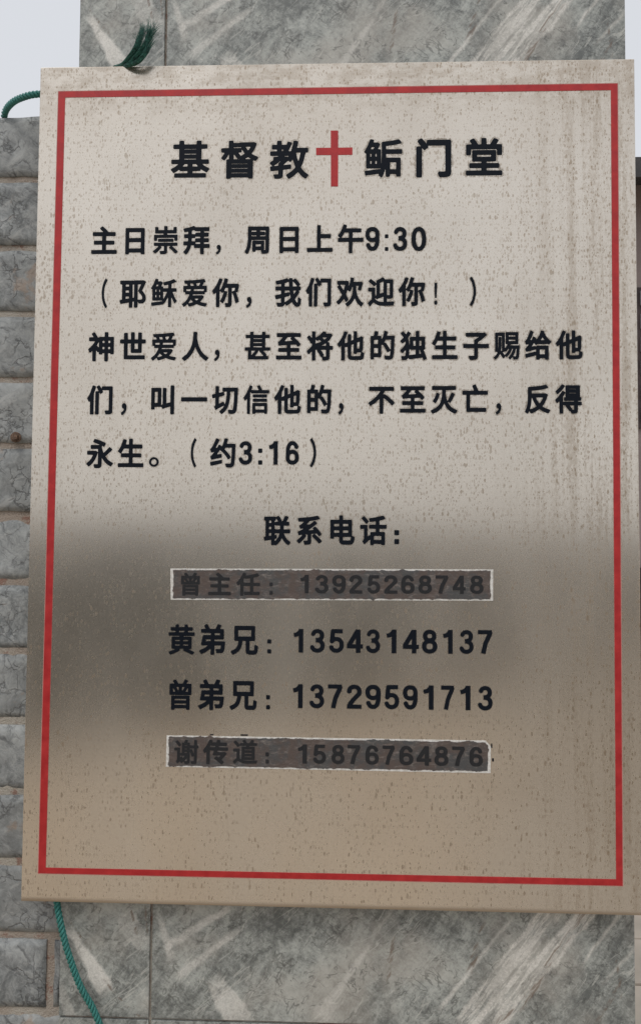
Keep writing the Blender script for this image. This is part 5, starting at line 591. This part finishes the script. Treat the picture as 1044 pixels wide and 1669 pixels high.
TITLE = {
'基': ([[113,-75,870,-78,893,-75,902,-67,907,-52,907,11,902,26,891,34,574,37,566,39,562,50,566,89,753,93,767,104,776,134,862,81,909,58,924,58,940,70,991,135,990,151,979,163,893,204,815,260,823,269,955,270,971,276,980,291,980,362,972,377,955,384,800,385,786,393,788,650,924,659,935,674,936,736,932,756,917,767,792,770,786,783,784,845,772,861,691,864,667,857,660,845,658,783,652,770,364,769,347,775,344,845,333,861,317,865,239,864,221,845,216,772,91,768,73,759,67,744,67,689,68,674,76,661,91,655,200,654,217,650,219,401,216,388,208,385,52,384,29,377,21,362,21,299,30,276,52,270,185,269,193,260,114,198,21,148,12,135,13,118,68,52,83,45,144,73,224,125,239,98,255,92,418,91,430,89,434,81,434,47,426,38,115,34,100,18,99,3,100,-60],[325,205,316,213,356,265,372,269,426,269,434,261,435,252,434,213,427,206],[574,205,562,213,562,252,566,267,644,269,662,252,693,213,691,207],[356,385,347,393,348,401,356,404,644,404,655,401,657,393,644,385],[348,517,348,527,364,531,652,530,656,518,644,513,364,513],[356,640,349,642,348,650,364,653,652,652,654,642,644,640]],[[111,-122,885,-123,941,-91,954,18,1036,128,1024,182,966,221,1020,268,1025,369,979,425,836,432,831,596,963,633,981,752,940,807,839,814,819,876,775,908,652,901,621,869,605,814,410,814,356,900,231,909,185,876,169,816,76,811,34,783,22,681,37,637,76,612,173,603,174,440,29,427,-11,401,-19,268,7,237,56,221,-17,174,-34,120,52,3,65,-91]]),
'督': ([[171,-99,185,-104,263,-103,278,-92,286,-75,301,-73,706,-73,714,-75,730,-98,745,-102,815,-102,837,-91,841,-67,842,354,846,363,893,347,917,352,968,416,972,432,965,447,955,454,862,492,815,520,804,533,846,591,889,666,916,728,931,783,917,802,862,822,652,820,519,819,481,806,356,806,344,814,340,849,325,865,239,865,230,861,220,845,216,679,52,675,37,667,31,658,30,588,37,572,52,564,99,563,111,557,84,502,33,432,34,416,45,403,99,367,122,369,167,424,224,523,228,510,226,393,177,387,165,377,161,362,161,-75],[286,40,290,50,301,51,710,50,714,40,699,37,301,37],[286,157,301,166,699,166,714,161,699,152,301,152],[294,268,286,276,301,279,706,279,714,276,706,268],[356,391,350,416,350,502,356,514,414,440,442,402,449,397,473,406,482,401,483,393],[636,392,651,408,714,446,756,416,779,401,784,393,776,391],[527,478,470,557,481,563,527,564,543,572,550,588,553,627,558,631,561,627,624,533,574,499],[714,615,691,638,653,697,654,705,660,707,714,708,769,706,772,697,744,650],[348,677,344,689,356,698,488,699,521,705,531,689,532,681,527,677]],[[163,-145,270,-148,325,-118,667,-118,730,-146,815,-147,876,-114,887,291,952,323,1017,432,989,486,871,541,936,658,976,783,948,836,854,867,403,851,340,907,231,910,178,861,169,723,45,720,-3,689,-13,572,37,518,-6,455,-11,408,13,370,115,310,116,-83]]),
'教': ([[486,-106,512,-102,597,-50,645,-13,722,61,730,59,823,-45,909,-105,932,-99,991,-28,994,-13,987,0,924,43,881,81,840,128,805,182,872,354,917,549,924,557,971,561,983,572,987,603,983,666,971,677,955,679,706,681,704,697,730,814,730,837,714,852,628,865,613,857,606,845,572,689,543,601,535,595,488,598,484,603,486,611,571,783,574,798,567,814,543,825,473,841,457,829,426,761,317,762,311,767,309,837,301,857,286,865,224,865,200,861,190,845,185,764,83,760,64,752,57,728,60,658,68,650,83,645,184,642,188,635,187,603,177,597,29,593,15,572,15,502,21,489,37,480,208,479,218,479,224,471,208,458,122,456,107,450,98,432,96,369,21,321,8,299,13,284,69,221,60,214,29,209,14,190,22,120,29,101,52,92,208,109,225,104,224,15,208,11,122,10,106,-5,105,-21,130,-91,138,-100,154,-104,239,-103,278,-97,309,-86,333,-64,345,-36,351,120,364,126,535,145,551,154,557,174,557,237,543,257,527,260,372,244,358,245,356,252,473,353,488,350,519,325,535,324,551,335,582,379,590,379,656,190,629,151,567,89,427,-5,427,-28,473,-96],[115,221,116,229,224,305,263,338,278,343,286,339,231,295,224,233,208,227],[730,349,705,424,678,549,682,557,691,558,737,559,776,558,787,549,759,416,737,351],[457,453,442,460,403,457,387,461,395,476,410,479,477,479,483,471,473,454,465,450],[317,598,310,611,310,635,315,642,355,642,357,635,337,603]],[[494,-153,582,-114,722,-8,846,-120,932,-149,1025,-60,1039,-21,1024,26,913,112,857,190,955,505,1002,527,1028,564,1022,689,971,724,762,728,776,839,730,895,621,910,551,870,457,884,395,807,364,806,348,869,317,902,185,904,150,869,138,808,60,802,24,775,15,642,-30,572,-21,471,53,416,50,393,-11,354,-35,315,-12,237,-31,190,-21,104,13,56,83,42,59,-21,96,-122,146,-149,286,-142,347,-114,387,-60,449,-137],[395,42,397,81,481,91]]),
'鲘': ([[445,-106,465,-110,481,-99,518,-21,551,88,558,93,561,-67,565,-83,574,-91,605,-95,663,-91,675,-75,679,-28,691,-24,823,-26,830,-75,846,-91,924,-92,940,-83,946,-60,946,354,943,377,932,387,917,390,582,392,576,401,576,471,582,484,590,485,963,486,978,494,985,510,985,580,978,596,963,604,590,605,577,611,576,674,582,690,823,721,957,752,969,767,968,783,909,851,885,855,714,822,504,798,473,794,459,775,457,361,449,236,445,580,440,596,426,607,373,611,372,619,421,728,414,744,377,775,356,782,263,780,257,791,268,830,263,846,247,856,200,864,169,862,158,845,102,697,16,549,21,532,56,502,64,486,65,151,76,128,99,123,433,120,433,112,422,104,45,61,30,50,26,34,40,-44,52,-54,68,-56,379,-17,386,-21,380,-44,384,-60],[683,95,677,112,678,268,691,273,823,271,828,252,824,96],[177,235,171,245,172,307,185,312,200,307,200,241,192,234],[309,235,302,245,304,307,317,312,333,307,333,239],[177,422,171,432,171,486,177,496,198,494,200,428,192,421],[309,422,302,432,302,486,309,496,331,494,333,426],[192,610,187,619,212,666,270,666,269,650,247,611]],[[439,-153,488,-150,527,-113,574,-138,667,-137,730,-69,776,-70,808,-121,846,-137,940,-135,987,-91,991,369,948,432,1022,479,1026,603,971,648,718,658,971,708,1005,736,1015,783,929,892,823,887,473,841,418,804,317,827,270,896,161,908,122,876,63,720,-25,572,-23,518,19,463,28,112,-19,42,1,-67,60,-101,333,-68],[730,140,722,221,769,228,780,143]]),
'门': ([[78,-114,177,-117,195,-106,206,-83,208,627,216,626,247,586,278,581,356,635,366,658,361,689,372,692,776,693,795,689,798,42,794,34,784,31,636,31,613,13,608,-13,636,-91,652,-110,683,-116,823,-112,878,-102,919,-75,942,-36,950,26,950,798,940,828,924,839,909,841,356,841,340,836,325,818,317,750,211,869,192,878,177,878,107,837,93,822,89,806,97,783,175,681,161,676,83,674,68,666,56,642,55,-75,60,-99]],[[76,-161,192,-159,243,-114,252,525,372,589,418,647,751,642,753,89,621,73,574,36,563,-21,613,-137,660,-160,753,-161,917,-133,982,-60,995,65,995,806,971,861,917,886,364,886,286,855,224,914,169,922,55,845,47,783,81,728,29,691,10,642,10,-83,29,-132]]),
'堂': ([[48,-75,83,-82,932,-82,955,-75,967,-52,967,11,963,27,948,41,582,44,568,50,567,96,574,104,862,105,878,110,887,120,892,135,891,206,883,221,870,229,582,231,568,237,566,260,574,270,776,271,795,276,810,299,810,385,811,533,800,555,784,562,231,563,208,557,197,541,195,525,195,307,201,284,224,271,418,271,427,268,431,245,426,233,418,231,161,231,138,227,123,206,122,135,127,120,138,109,154,105,421,104,430,96,429,50,410,44,60,43,45,34,37,18,36,-52],[333,392,326,401,325,416,325,432,333,441,671,440,676,432,676,401,667,392],[68,432,146,432,162,440,172,463,173,572,177,581,192,583,815,583,824,580,827,572,827,463,838,440,862,431,932,431,948,437,957,447,961,463,959,689,948,703,932,709,818,713,870,791,873,814,854,834,779,861,761,862,746,853,667,734,652,714,636,709,570,713,565,845,558,861,543,870,457,870,439,861,431,837,431,720,428,713,418,709,364,709,348,714,288,806,255,847,239,857,216,855,154,829,138,814,138,791,182,728,187,713,68,708,52,701,42,681,42,463,52,440]],[[40,-122,940,-127,1001,-91,1006,42,979,76,928,96,924,242,854,284,862,385,955,390,1002,438,1002,702,971,742,907,759,918,822,878,873,769,908,702,869,621,756,608,861,582,900,543,915,434,911,391,869,379,758,281,884,216,902,115,857,91,814,100,759,45,749,10,720,3,432,45,391,138,386,150,369,151,284,80,221,86,96,21,74,-6,34,-5,-75]]),
}
# glyph outlines: closed contours, two levels each (letter | surrounding water mark)
def loops(key, lv):
    d = TITLE[key[1]] if len(key) == 2 else GLYPHS[key]
    return [[(l[i] / 1000, l[i + 1] / 1000) for i in range(0, len(l), 2)] for l in d[lv]]
_cache = {}
def fill_mesh(key, lv, depth):
    """fill the contours (holes kept) and give them thickness; lies in XZ facing -Y"""
    k = (key, lv)
    if k in _cache: return _cache[k]
    cu = bpy.data.curves.new('glyph', 'CURVE'); cu.dimensions = '2D'; cu.fill_mode = 'BOTH' if depth else 'FRONT'; cu.extrude = depth
    for lp in loops(key, lv):
        sp = cu.splines.new('POLY'); sp.points.add(len(lp) - 1); sp.use_cyclic_u = True
        for p, (x, y) in zip(sp.points, lp): p.co = (x, y, 0, 1)
    o = bpy.data.objects.new('glyph', cu); C.objects.link(o)
    dg = bpy.context.evaluated_depsgraph_get(); me = bpy.data.meshes.new_from_object(o.evaluated_get(dg))
    bpy.data.objects.remove(o); bpy.data.curves.remove(cu)
    for v in me.vertices: v.co = (v.co.x, -v.co.z, v.co.y)
    me.materials.clear()
    xs = [p[0] for l in loops(key, 0) for p in l]; ys = [p[1] for l in loops(key, 0) for p in l]
    _cache[k] = (me, min(xs), max(xs), min(ys), max(ys)); return _cache[k]
stain_bm = bmesh.new()
_paint = {}
def place(key, ox, oz, sx, sz, name, mat, parent, stain=True, y=0.0):
    me = fill_mesh(key, 0, .00045)[0]
    mk_key = (key, mat.name)
    if mk_key not in _paint:
        m2 = me.copy(); m2.materials.append(mat); _paint[mk_key] = m2
    o = mk(name, _paint[mk_key], None, parent, (ox, y, oz), (sx, 1, sz))
    if stain:
        sm_ = fill_mesh(key, 1, 0)[0]; n0 = len(stain_bm.verts)
        vs = [stain_bm.verts.new((ox + v.co.x * sx, STY[0], oz - 1.6 + v.co.z * sz)) for v in sm_.vertices]
        for p in sm_.polygons:
            try: stain_bm.faces.new([vs[i] for i in p.vertices])
            except ValueError: pass
        STY[0] -= .0000006
    return o
STY = [-.00010]
def cell(key, cx, cy, sx, sy, mat=None, parent=None, **kw):
    c = at(cx, cy, 0); kx = (at(cx + 10, cy, 0).x - at(cx - 10, cy, 0).x) / 20; kz = (at(cx, cy - 10, 0).z - at(cx, cy + 10, 0).z) / 20
    place(key, c.x - .5 * sx * kx, c.z - .385 * sy * kz, sx * kx, sy * kz, kw.pop('name', 'character'), mat or M['letter'], parent or board, **kw)
def fit(key, x0, x1, y0, y1, name='numeral', mat=None, parent=None, **kw):
    me, a, b, c, d = fill_mesh(key, 0, .00045)
    ym = (y0 + y1) / 2; xm = (x0 + x1) / 2
    X0, X1 = at(x0, ym, 0).x, at(x1, ym, 0).x; Z0, Z1 = at(xm, y1, 0).z, at(xm, y0, 0).z
    sx, sz = (X1 - X0) / (b - a), (Z1 - Z0) / (d - c)
    place(key, X0 - a * sx, Z0 - c * sz, sx, sz, name, mat or M['letter'], parent or board, **kw)
def colon(x0, x1, y0, y1, mat=None, parent=None, y=0.0):
    w = x1 - x0; bm = bmesh.new(); o = at((x0 + x1) / 2, (y0 + y1) / 2, 0)
    for a, b in ((y0, y0 + w * 1.05), (y1 - w * 1.05, y1)):
        p, q = at(x0, b, 0), at(x1, a, 0)
        n = bmesh.ops.create_grid(bm, x_segments=1, y_segments=1, size=.5)['verts']
        for v in n: v.co = Vector((p.x + (v.co.x + .5) * (q.x - p.x) - o.x, 0, p.z + (v.co.y + .5) * (q.z - p.z) - o.z))
    bmesh.ops.bevel(bm, geom=bm.verts[:], offset=.0006, segments=2, affect='VERTICES')
    r = bmesh.ops.extrude_face_region(bm, geom=bm.faces[:])
    vs = {v for v in r['geom'] if isinstance(v, bmesh.types.BMVert)}
    for v in bm.verts: v.co.y = -.00045 if v in vs else .0003
    mk('colon', bm_mesh(bm, 'colon'), mat or M['letter'], parent or board, (o.x, y, o.z))
def row(txt, p, q, sx, sy, skip=' ', **kw):
    n = len(txt) - 1
    for i, ch in enumerate(txt):
        if ch in ' ，。（）！': continue
        t = i / n; cell(ch, p[0] + (q[0] - p[0]) * t, p[1] + (q[1] - p[1]) * t, sx, sy, **kw)
for ch, x, y in (('基', 310, 260), ('督', 390.5, 260), ('教', 471, 260), ('鲘', 624, 257.5), ('门', 706, 257), ('堂', 788, 256)):
    cell('*' + ch, x, y, 64, 64)
row('主日崇拜，周日上午', (170, 392), (571, 389), 43.5, 47.5)
for k, a, b in (('9', 595, 618), ('3', 640, 663), ('0', 670, 694)): fit(k, a, b, 370, 409)
colon(626.5, 632.5, 382, 409)
row(' 耶稣爱你，我们欢迎你', (166.5, 478), (671, 475), 43.5, 48)
row('神世爱人，甚至将他的独生子赐给他', (166, 565), (927, 562), 43.5, 48.5)
row('们，叫一切信他的，不至灭亡，反得', (164, 651.5), (926, 650), 43.5, 48.5)
row('永生。 约', (163, 739), (364, 738), 43.5, 49)
for k, a, b in (('3', 389, 411), ('1', 438, 452.5), ('6', 465.5, 487)): fit(k, a, b, 719, 757.5)
colon(420.5, 427.5, 731, 757.5)
row('联系电话', (451.5, 864), (608, 864), 44, 49.5)
for key, a, b, c, d in (('，', 352, 360, 399, 415), ('，', 401, 410, 484, 502), ('（', 166, 175, 454, 502), ('！', 707, 712, 461, 497), ('）', 765, 775, 451, 499),
                        ('，', 349, 358, 570, 589), ('，', 197.5, 206.5, 657, 677), ('，', 551, 559.5, 657, 676), ('，', 807, 816, 657, 676),
                        ('。', 243, 259, 745, 761), ('（', 311, 320, 714, 762), ('）', 505, 515, 714, 762)):
    fit(key, a, b, c, d, name='punctuation_mark')
colon(642, 650, 864, 887)
for ch, x in (('黄', 296), ('弟', 346.5), ('兄', 398.5)): cell(ch, x, 1042, 45, 51)
colon(435.5, 442, 1042, 1065)
def digits(txt, xs, yl, yr, **kw):
    for k, (a, b) in zip(txt, xs):
        t = (a - xs[0][0]) / (xs[-1][0] - xs[0][0]); y0 = yl[0] + (yr[0] - yl[0]) * t; y1 = yl[1] + (yr[1] - yl[1]) * t
        fit(k, a, b, y0, y1, **kw)
digits('13543148137', [(478, 494), (505, 529), (536, 560), (565, 591), (596, 619), (629, 645.5), (656, 682), (687, 712), (721, 737), (748, 771), (778, 802)], (1025, 1063.5), (1027, 1066))
for ch, x in (('曾', 294), ('弟', 344.5), ('兄', 396.5)): cell(ch, x, 1132, 45, 51)
colon(433.5, 440, 1133, 1156)
digits('13729591713', [(477, 493), (504, 528), (534, 558), (565, 589), (595, 620), (626, 650), (656, 680), (689, 706), (718, 740), (749, 766), (778, 802)], (1115, 1154), (1118, 1158))

# two long strips of old tape over crossed-out lines
def ragged(px_pts, seed, amp, step=.0012):
    rn = Vector((seed, seed * 2.3, 0)); P = [Vector((at(x, y, 0).x, at(x, y, 0).z)) for x, y in px_pts]; out = []
    for a, b in zip(P, P[1:] + P[:1]):
        n = max(2, int((b - a).length / step)); d = (b - a).normalized(); nn = Vector((-d.y, d.x))
        for i in range(n):
            p = a + (b - a) * (i / n)
            k = noise.fractal(Vector((p.x * 75, p.y * 75, 0)) + rn, .6, 2.2, 5)
            k = k if k > 0 else k * .3
            out.append(p + nn * k * amp * (0 if i == 0 else 1))
    return out
def plate(pts, y0, y1, name, org):
    bm = bmesh.new(); vs = [bm.verts.new((p.x - org.x, y1, p.y - org.z)) for p in pts]; f = bm.faces.new(vs)
    r = bmesh.ops.extrude_face_region(bm, geom=[f])
    for v in r['geom']:
        if isinstance(v, bmesh.types.BMVert): v.co.y = y0
    bmesh.ops.triangulate(bm, faces=[f for f in bm.faces if len(f.verts) > 4])
    return bm_mesh(bm, name)
def tape(outer, inner, seed, label, cjk, cy, s, col, dig, xs, yl, yr):
    o = at(540, outer[0][1] + 25, 0); o.y = 0
    st = mk('tape_strip', plate(ragged(inner, seed, .0024), .0, -.0009, 'tape_strip', o), M['strip'], board, o); st['label'] = label
    mk('glue_residue', plate(ragged(outer, seed + 5, .0003), .0002, -.0005, 'glue_residue', o), M['residue'], st, o)
    for ch, x in cjk: cell(ch, x, cy, s, s, mat=M['ghost'], parent=st, stain=False, y=-.0008)
    colon(*col, mat=M['ghost'], parent=st, y=-.0008)
    digits(dig, xs, yl, yr, mat=M['ghost'], parent=st, stain=False, y=-.0008)
    return st, o
t1, o1 = tape([(278, 926.5), (803, 928), (802.5, 979), (278.5, 977.5)], [(282.5, 929), (798.5, 930.5), (798, 976.5), (283, 975)], 3.0,
     'upper dark brown tape strip with faint lettering showing through',
     (('曾', 310.5), ('主', 358), ('任', 405)), 952, 38.5, (439, 444.5, 949.5, 969),
     '13925268748', [(489, 503), (513, 535), (541, 563), (569, 590), (598, 619), (625.5, 647), (653, 675), (681, 703), (709, 730), (737, 758), (765, 787)], (937, 967), (938, 968))
t2, o2 = tape([(272, 1198.5), (791, 1207), (799, 1216.5), (798.5, 1260), (270.5, 1249.5)], [(276, 1200.5), (789, 1210), (794.5, 1219), (794, 1256.5), (275, 1247.5)], 11.0,
     'lower dark grey tape strip with clipped upper right corner',
     (('谢', 304), ('传', 352), ('道', 399.5)), 1225, 41, (432.5, 438.5, 1226, 1244),
     '15876764876', [(485, 500), (510, 531), (540, 561), (566, 587), (595, 617), (623, 643), (650, 673), (678, 702), (707, 730), (736, 757), (764, 786)], (1213, 1244), (1217, 1249))
# stubs of painted strokes that the lower strip leaves uncovered
for x0, x1, y0, y1 in ((799.5, 801.5, 1212, 1219), (801, 804, 1236, 1241), (342, 348, 1196.5, 1198), (392, 404, 1197, 1199)):
    p, q = at(x0, y1, 0), at(x1, y0, 0); box('stroke_end', (p.x, -.0005, p.z), (q.x, .0002, q.z), M['letter'], board)
st_me = bm_mesh(stain_bm, 'water_marks')
tag(mk('water_marks', st_me, M['stain'], board, (0, 0, 1.6)), kind='stuff')

# ---------------------------------------------------------------- green rope
def smooth_path(P, n):
    """Catmull-Rom through points"""
    P = [Vector(p) for p in P]; Q = [P[0] * 2 - P[1]] + P + [P[-1] * 2 - P[-2]]; out = []
    for i in range(1, len(Q) - 2):
        for k in range(n):
            t = k / n; a, b, c, d = Q[i - 1:i + 3]
            out.append(.5 * ((2 * b) + (c - a) * t + (2 * a - 5 * b + 4 * c - d) * t * t + (-a + 3 * b - 3 * c + d) * t ** 3))
    out.append(P[-1]); return out
def tube(bm, path, rad, ns=8):
    prev = None; up = Vector((0, 1, 0)); N = len(path)
    for i, p in enumerate(path):
        t = (path[min(i + 1, N - 1)] - path[max(i - 1, 0)]).normalized()
        a = t.cross(up)
        if a.length < 1e-3: a = t.cross(Vector((1, 0, 0)))
        a.normalize(); b = t.cross(a).normalized(); r = rad(i / (N - 1)) if callable(rad) else rad
        rg = [bm.verts.new(p + (a * math.cos(2 * math.pi * k / ns) + b * math.sin(2 * math.pi * k / ns)) * r) for k in range(ns)]
        if prev:
            for k in range(ns): bm.faces.new((prev[k], prev[(k + 1) % ns], rg[(k + 1) % ns], rg[k]))
        elif ns > 2: bm.faces.new(rg[::-1])
        prev = rg
    bm.faces.new(prev)
def strands(name, pts, r, turns_per_m, parent, n=3, flat=1.0):
    path = smooth_path(pts, 60); L = [0]
    for a, b in zip(path, path[1:]): L.append(L[-1] + (b - a).length)
    org = path[0]
    for s in range(n):
        hp = []
        for i, p in enumerate(path):
            t = (path[min(i + 1, len(path) - 1)] - path[max(i - 1, 0)]).normalized()
            a = t.cross(Vector((0, 1, 0))).normalized(); b = t.cross(a).normalized()
            ang = 2 * math.pi * (L[i] * turns_per_m + s / n)
            hp.append(p - org + (a * math.cos(ang) + b * math.sin(ang)) * r)
        bm = bmesh.new(); tube(bm, hp, r * .74, 10)
        mk('strand', bm_mesh(bm, 'strand', True), M['rope'], parent, org)
# tail hanging below the board
P = [at(92, 1452, .018), at(93.5, 1474, .016), at(99, 1505, .012), at(110, 1549, .012), at(130, 1605, .014), at(152, 1645, .018), at(170, 1690, .02), at(186, 1740, .022)]
tail = thing('rope', 'green twisted rope hanging down from the lower left corner of the board', 'rope', P[0], 'pieces of green rope tied round the board')
strands('tail', P, .0028, 52, tail)
# loop above the slate wall
P = [at(10, 226, WY + .03), at(7, 205, WY + .015), at(9, 182, WY - .005), at(22, 166, .035), at(42, 157, .022), at(60, 153.5, .020), at(82, 153, .022)]
loop = thing('rope', 'green rope loop arching against the sky above the slate wall', 'rope', P[0], 'pieces of green rope tied round the board')
strands('loop', P, .0029, 60, loop)
# frayed end resting on the board's top edge
fr = thing('frayed_rope_end', 'dark green frayed rope tuft sticking up over the top edge of the board', 'rope', at(190, 106, .01), 'pieces of green rope tied round the board')
rn = random.Random(4)
def fray(bundle, nfib, spread, r0, name):
    pts = smooth_path(bundle, 10); bm = bmesh.new(); org = pts[0]
    for k in range(nfib):
        ph = rn.uniform(0, 6.28); rr = math.sqrt(rn.random()); stop = rn.uniform(.72, 1.0); tw = rn.uniform(3, 5)
        path = []; n = len(pts)
        dirx, diry = rn.gauss(0, 1), rn.gauss(0, 1)
        for i, p in enumerate(pts):
            u = i / (n - 1)
            if u > stop: break
            w = (.0012 + .0026 * math.sin(min(1, u * 1.5) * math.pi * .5)) * rr
            e = max(0, u - .55) ** 1.6 * spread
            t = (pts[min(i + 1, n - 1)] - pts[max(i - 1, 0)]).normalized()
            a = t.cross(Vector((0, 1, 0))).normalized(); b = t.cross(a)
            path.append(p - org + (a * math.cos(ph + u * tw) + b * math.sin(ph + u * tw)) * w + a * dirx * e + b * diry * e)
        if len(path) > 3: tube(bm, path, lambda u: r0 * (1 - .6 * u), 4)
    mk(name, bm_mesh(bm, name, True), M['fray'], fr, org)
fray([at(186, 108.5, .03), at(199, 105, .004), at(211, 93, -.006), at(221, 79, -.012), at(228, 62, -.014), at(233, 49, -.012), at(232, 40, -.010)], 130, .012, .00045, 'fibre_bundle')
fray([at(192, 109, .03), at(207, 106, .000), at(221, 93, -.010), at(235, 76, -.016), at(243, 60, -.018), at(249, 47, -.018), at(253, 38, -.016)], 130, .030, .00042, 'fibre_bundle')
fray([at(188, 109, .03), at(206, 107, -.002), at(224, 101, -.012), at(236, 88, -.016), at(243, 72, -.016), at(250, 58, -.015)], 110, .020, .00042, 'fibre_bundle')
fray([at(190, 109, .03), at(206, 106, -.002), at(219, 98, -.008), at(229, 84, -.012), at(234, 70, -.014), at(238, 56, -.013)], 60, .045, .00032, 'fibre_bundle')

# ---------------------------------------------------------------- neighbour's house seen as a sliver past the pillar
HY = 6.6
hx0 = at(1034, 700, HY).x - .9; hx1 = hx0 + 7.5
eave = at(1041, 288, HY - .53).z + .19
house = thing('plaster_house', 'mauve grey plastered house with dark tiled eaves far behind at the right', 'house', ((hx0 + hx1) / 2, HY + 3, 0))
box('wall', (hx0, HY, .72), (hx1, HY + 6, eave), M['house'], house)
box('base_course', (hx0 - .03, HY - .04, 0), (hx1 + .03, HY + 6.03, .717), M['trim'], house)
bm = bmesh.new()
for i in range(2):
    pass
v = [(hx0 - .45, HY - .5, eave - .02), (hx1 + .45, HY - .5, eave - .02), (hx1 + .45, HY + 3, eave + 1.5), (hx0 - .45, HY + 3, eave + 1.5), (hx1 + .45, HY + 6.5, eave - .02), (hx0 - .45, HY + 6.5, eave - .02)]
vs = [bm.verts.new(p) for p in v]
for f in ((0, 1, 2, 3), (3, 2, 4, 5), (0, 3, 5), (1, 4, 2), (0, 5, 4, 1)): bm.faces.new([vs[i] for i in f])
rf = mk('roof', bm_mesh(bm, 'roof'), M['roof'], house)
box('fascia', (hx0 - .47, HY - .53, eave - .19), (hx1 + .47, HY - .503, eave + .0), M['roof'], rf)
zt, zb = at(1041, 470, HY).z, at(1041, 698, HY).z
for wx in (at(1036, 600, HY).x, hx0 + 4.2):
    wn = box('window', (wx, HY - .03, zb), (wx + 1.5, HY - .002, zt), M['shutter'], house)
    for k in range(6):
        z0 = zb + (zt - zb) * k / 6 + .05
        box('pane', (wx + .03, HY - .05, z0), (wx + 1.47, HY - .031, z0 + (zt - zb) / 6 - .09), M['glass'], wn)
dz = at(1042, 925, HY).z
box('door', (at(1036, 1000, HY).x, HY - .06, .1), (at(1036, 1000, HY).x + 1.0, HY - .042, dz), M['shutter'], house)
# pink cloth on a rail
p0 = at(1040.5, 1128, 4.2); p1 = at(1040.5, 1240, 4.2)
bm = bmesh.new(); nx = 24
rows_ = []
for j in range(9):
    rows_.append([bm.verts.new((p0.x + .9 * i / nx, 4.2 + .03 * math.sin(i * 1.7) * (.3 + j / 9), p0.z + (p1.z - p0.z) * j / 8)) for i in range(nx + 1)])
for j in range(8):
    for i in range(nx): bm.faces.new((rows_[j][i], rows_[j][i + 1], rows_[j + 1][i + 1], rows_[j + 1][i]))
bmesh.ops.solidify(bm, geom=bm.faces[:], thickness=.004)
cl = thing('hanging_cloth', 'pink cloth hanging at the right edge in front of the house', 'cloth', (p0.x, 4.2, 0))
mk('cloth_panel', bm_mesh(bm, 'cloth_panel', True), M['pink'], cl)
for xx in (p0.x + .05, p0.x + .88):
    box('post', (xx - .015, 4.245, 0), (xx + .015, 4.275, p0.z + .02), M['shutter'], cl)
# tan paving slabs laid in courses to the right of the pillar
pav = mk('paving', bm_mesh(box_bm((.2, .9, .001), (4.5, 5.6, .012)), 'paving'), M['mortar']); tag(pav, kind='structure')
slab = bm_mesh(box_bm((0, 0, 0), (.59, .29, .05), .006), 'slab'); slab.materials.append(M['paving'])
rr = random.Random(2)
for j in range(15):
    for i in range(7):
        mk('paving_slab', slab, None, pav, (.22 + i * .6 + (j % 2) * .0, .95 + j * .3, .013 + rr.uniform(-.002, .002)), rot=None)

# ---------------------------------------------------------------- unseen backdrop added behind the camera to shape the steel's reflection
def reflection_hedge(name, x0, x1, y, h, d, label, seed, n, slope=0.0):
    t = thing(name, label, 'reflection_hedge', ((x0 + x1) / 2, y, 0))
    rn = random.Random(seed); vs, fs = [], []
    for k in range(n):
        c = Vector((rn.uniform(x0, x1), y + rn.uniform(-d, d) * .5, 0)); c.z = rn.uniform(.05, 1) * (h + .18 * noise.noise(Vector((c.x * 1.3, c.y, seed))))
        c.y += slope * c.x
        a = Vector((rn.gauss(0, 1), rn.gauss(0, 1), rn.gauss(0, 1))).normalized(); b = a.orthogonal().normalized(); s = rn.uniform(.03, .06)
        q = len(vs); vs += [c + a * s, c + b * s * .55, c - a * s, c - b * s * .55]; fs.append((q, q + 1, q + 2, q + 3))
    me = bpy.data.meshes.new('foliage'); me.from_pydata([tuple(v - wloc(t)) for v in vs], [], fs)
    mk('foliage', me, M['reflection_hedge'], t, wloc(t))
    me = bm_mesh(box_bm((x0 + .1, -d * .3, 0), (x1 - .1, d * .3, h * .82)), 'stems')
    for v in me.vertices: v.co.y += slope * v.co.x
    mk('stems', me, M['reflection_hedge'], t, (0, y, 0))
SL = -.6
me = bm_mesh(box_bm((-14, -.1, 0), (14, .1, 1.62)), 'wall_body')
for v in me.vertices: v.co.y += SL * v.co.x
refl_wall = thing('reflection_wall', 'unseen long grey wall added behind the camera for the dark band in the steel', 'wall', (0, -7.2, 0))  # added out of view, slanted so its reflection makes the dark band
mk('wall_body', me, M['wall'], refl_wall, (0, -7.2, 0))
me = bm_mesh(box_bm((-14.05, -.15, 1.623), (14.05, .15, 1.69)), 'coping')
for v in me.vertices: v.co.y += SL * v.co.x
mk('coping', me, M['wall'], refl_wall, (0, -7.2, 0))
reflection_hedge('reflection_hedge', -8, 1.0, -6.5, 1.55, .6, 'unseen leafy row added to deepen the dark band in the steel', 5, 7000, SL)  # added out of view to darken the left of the reflected band
# unseen grey strip added to dull the lower right of the steel's reflection
me = bpy.data.meshes.new('path'); me.from_pydata([(.55, -1.2, .004), (9, -1.2, .004), (9, -9.5, .004), (1.6, -7.4, .004)], [], [(0, 3, 2, 1)])
tag(mk('path', me, M['path_grey']), kind='structure')
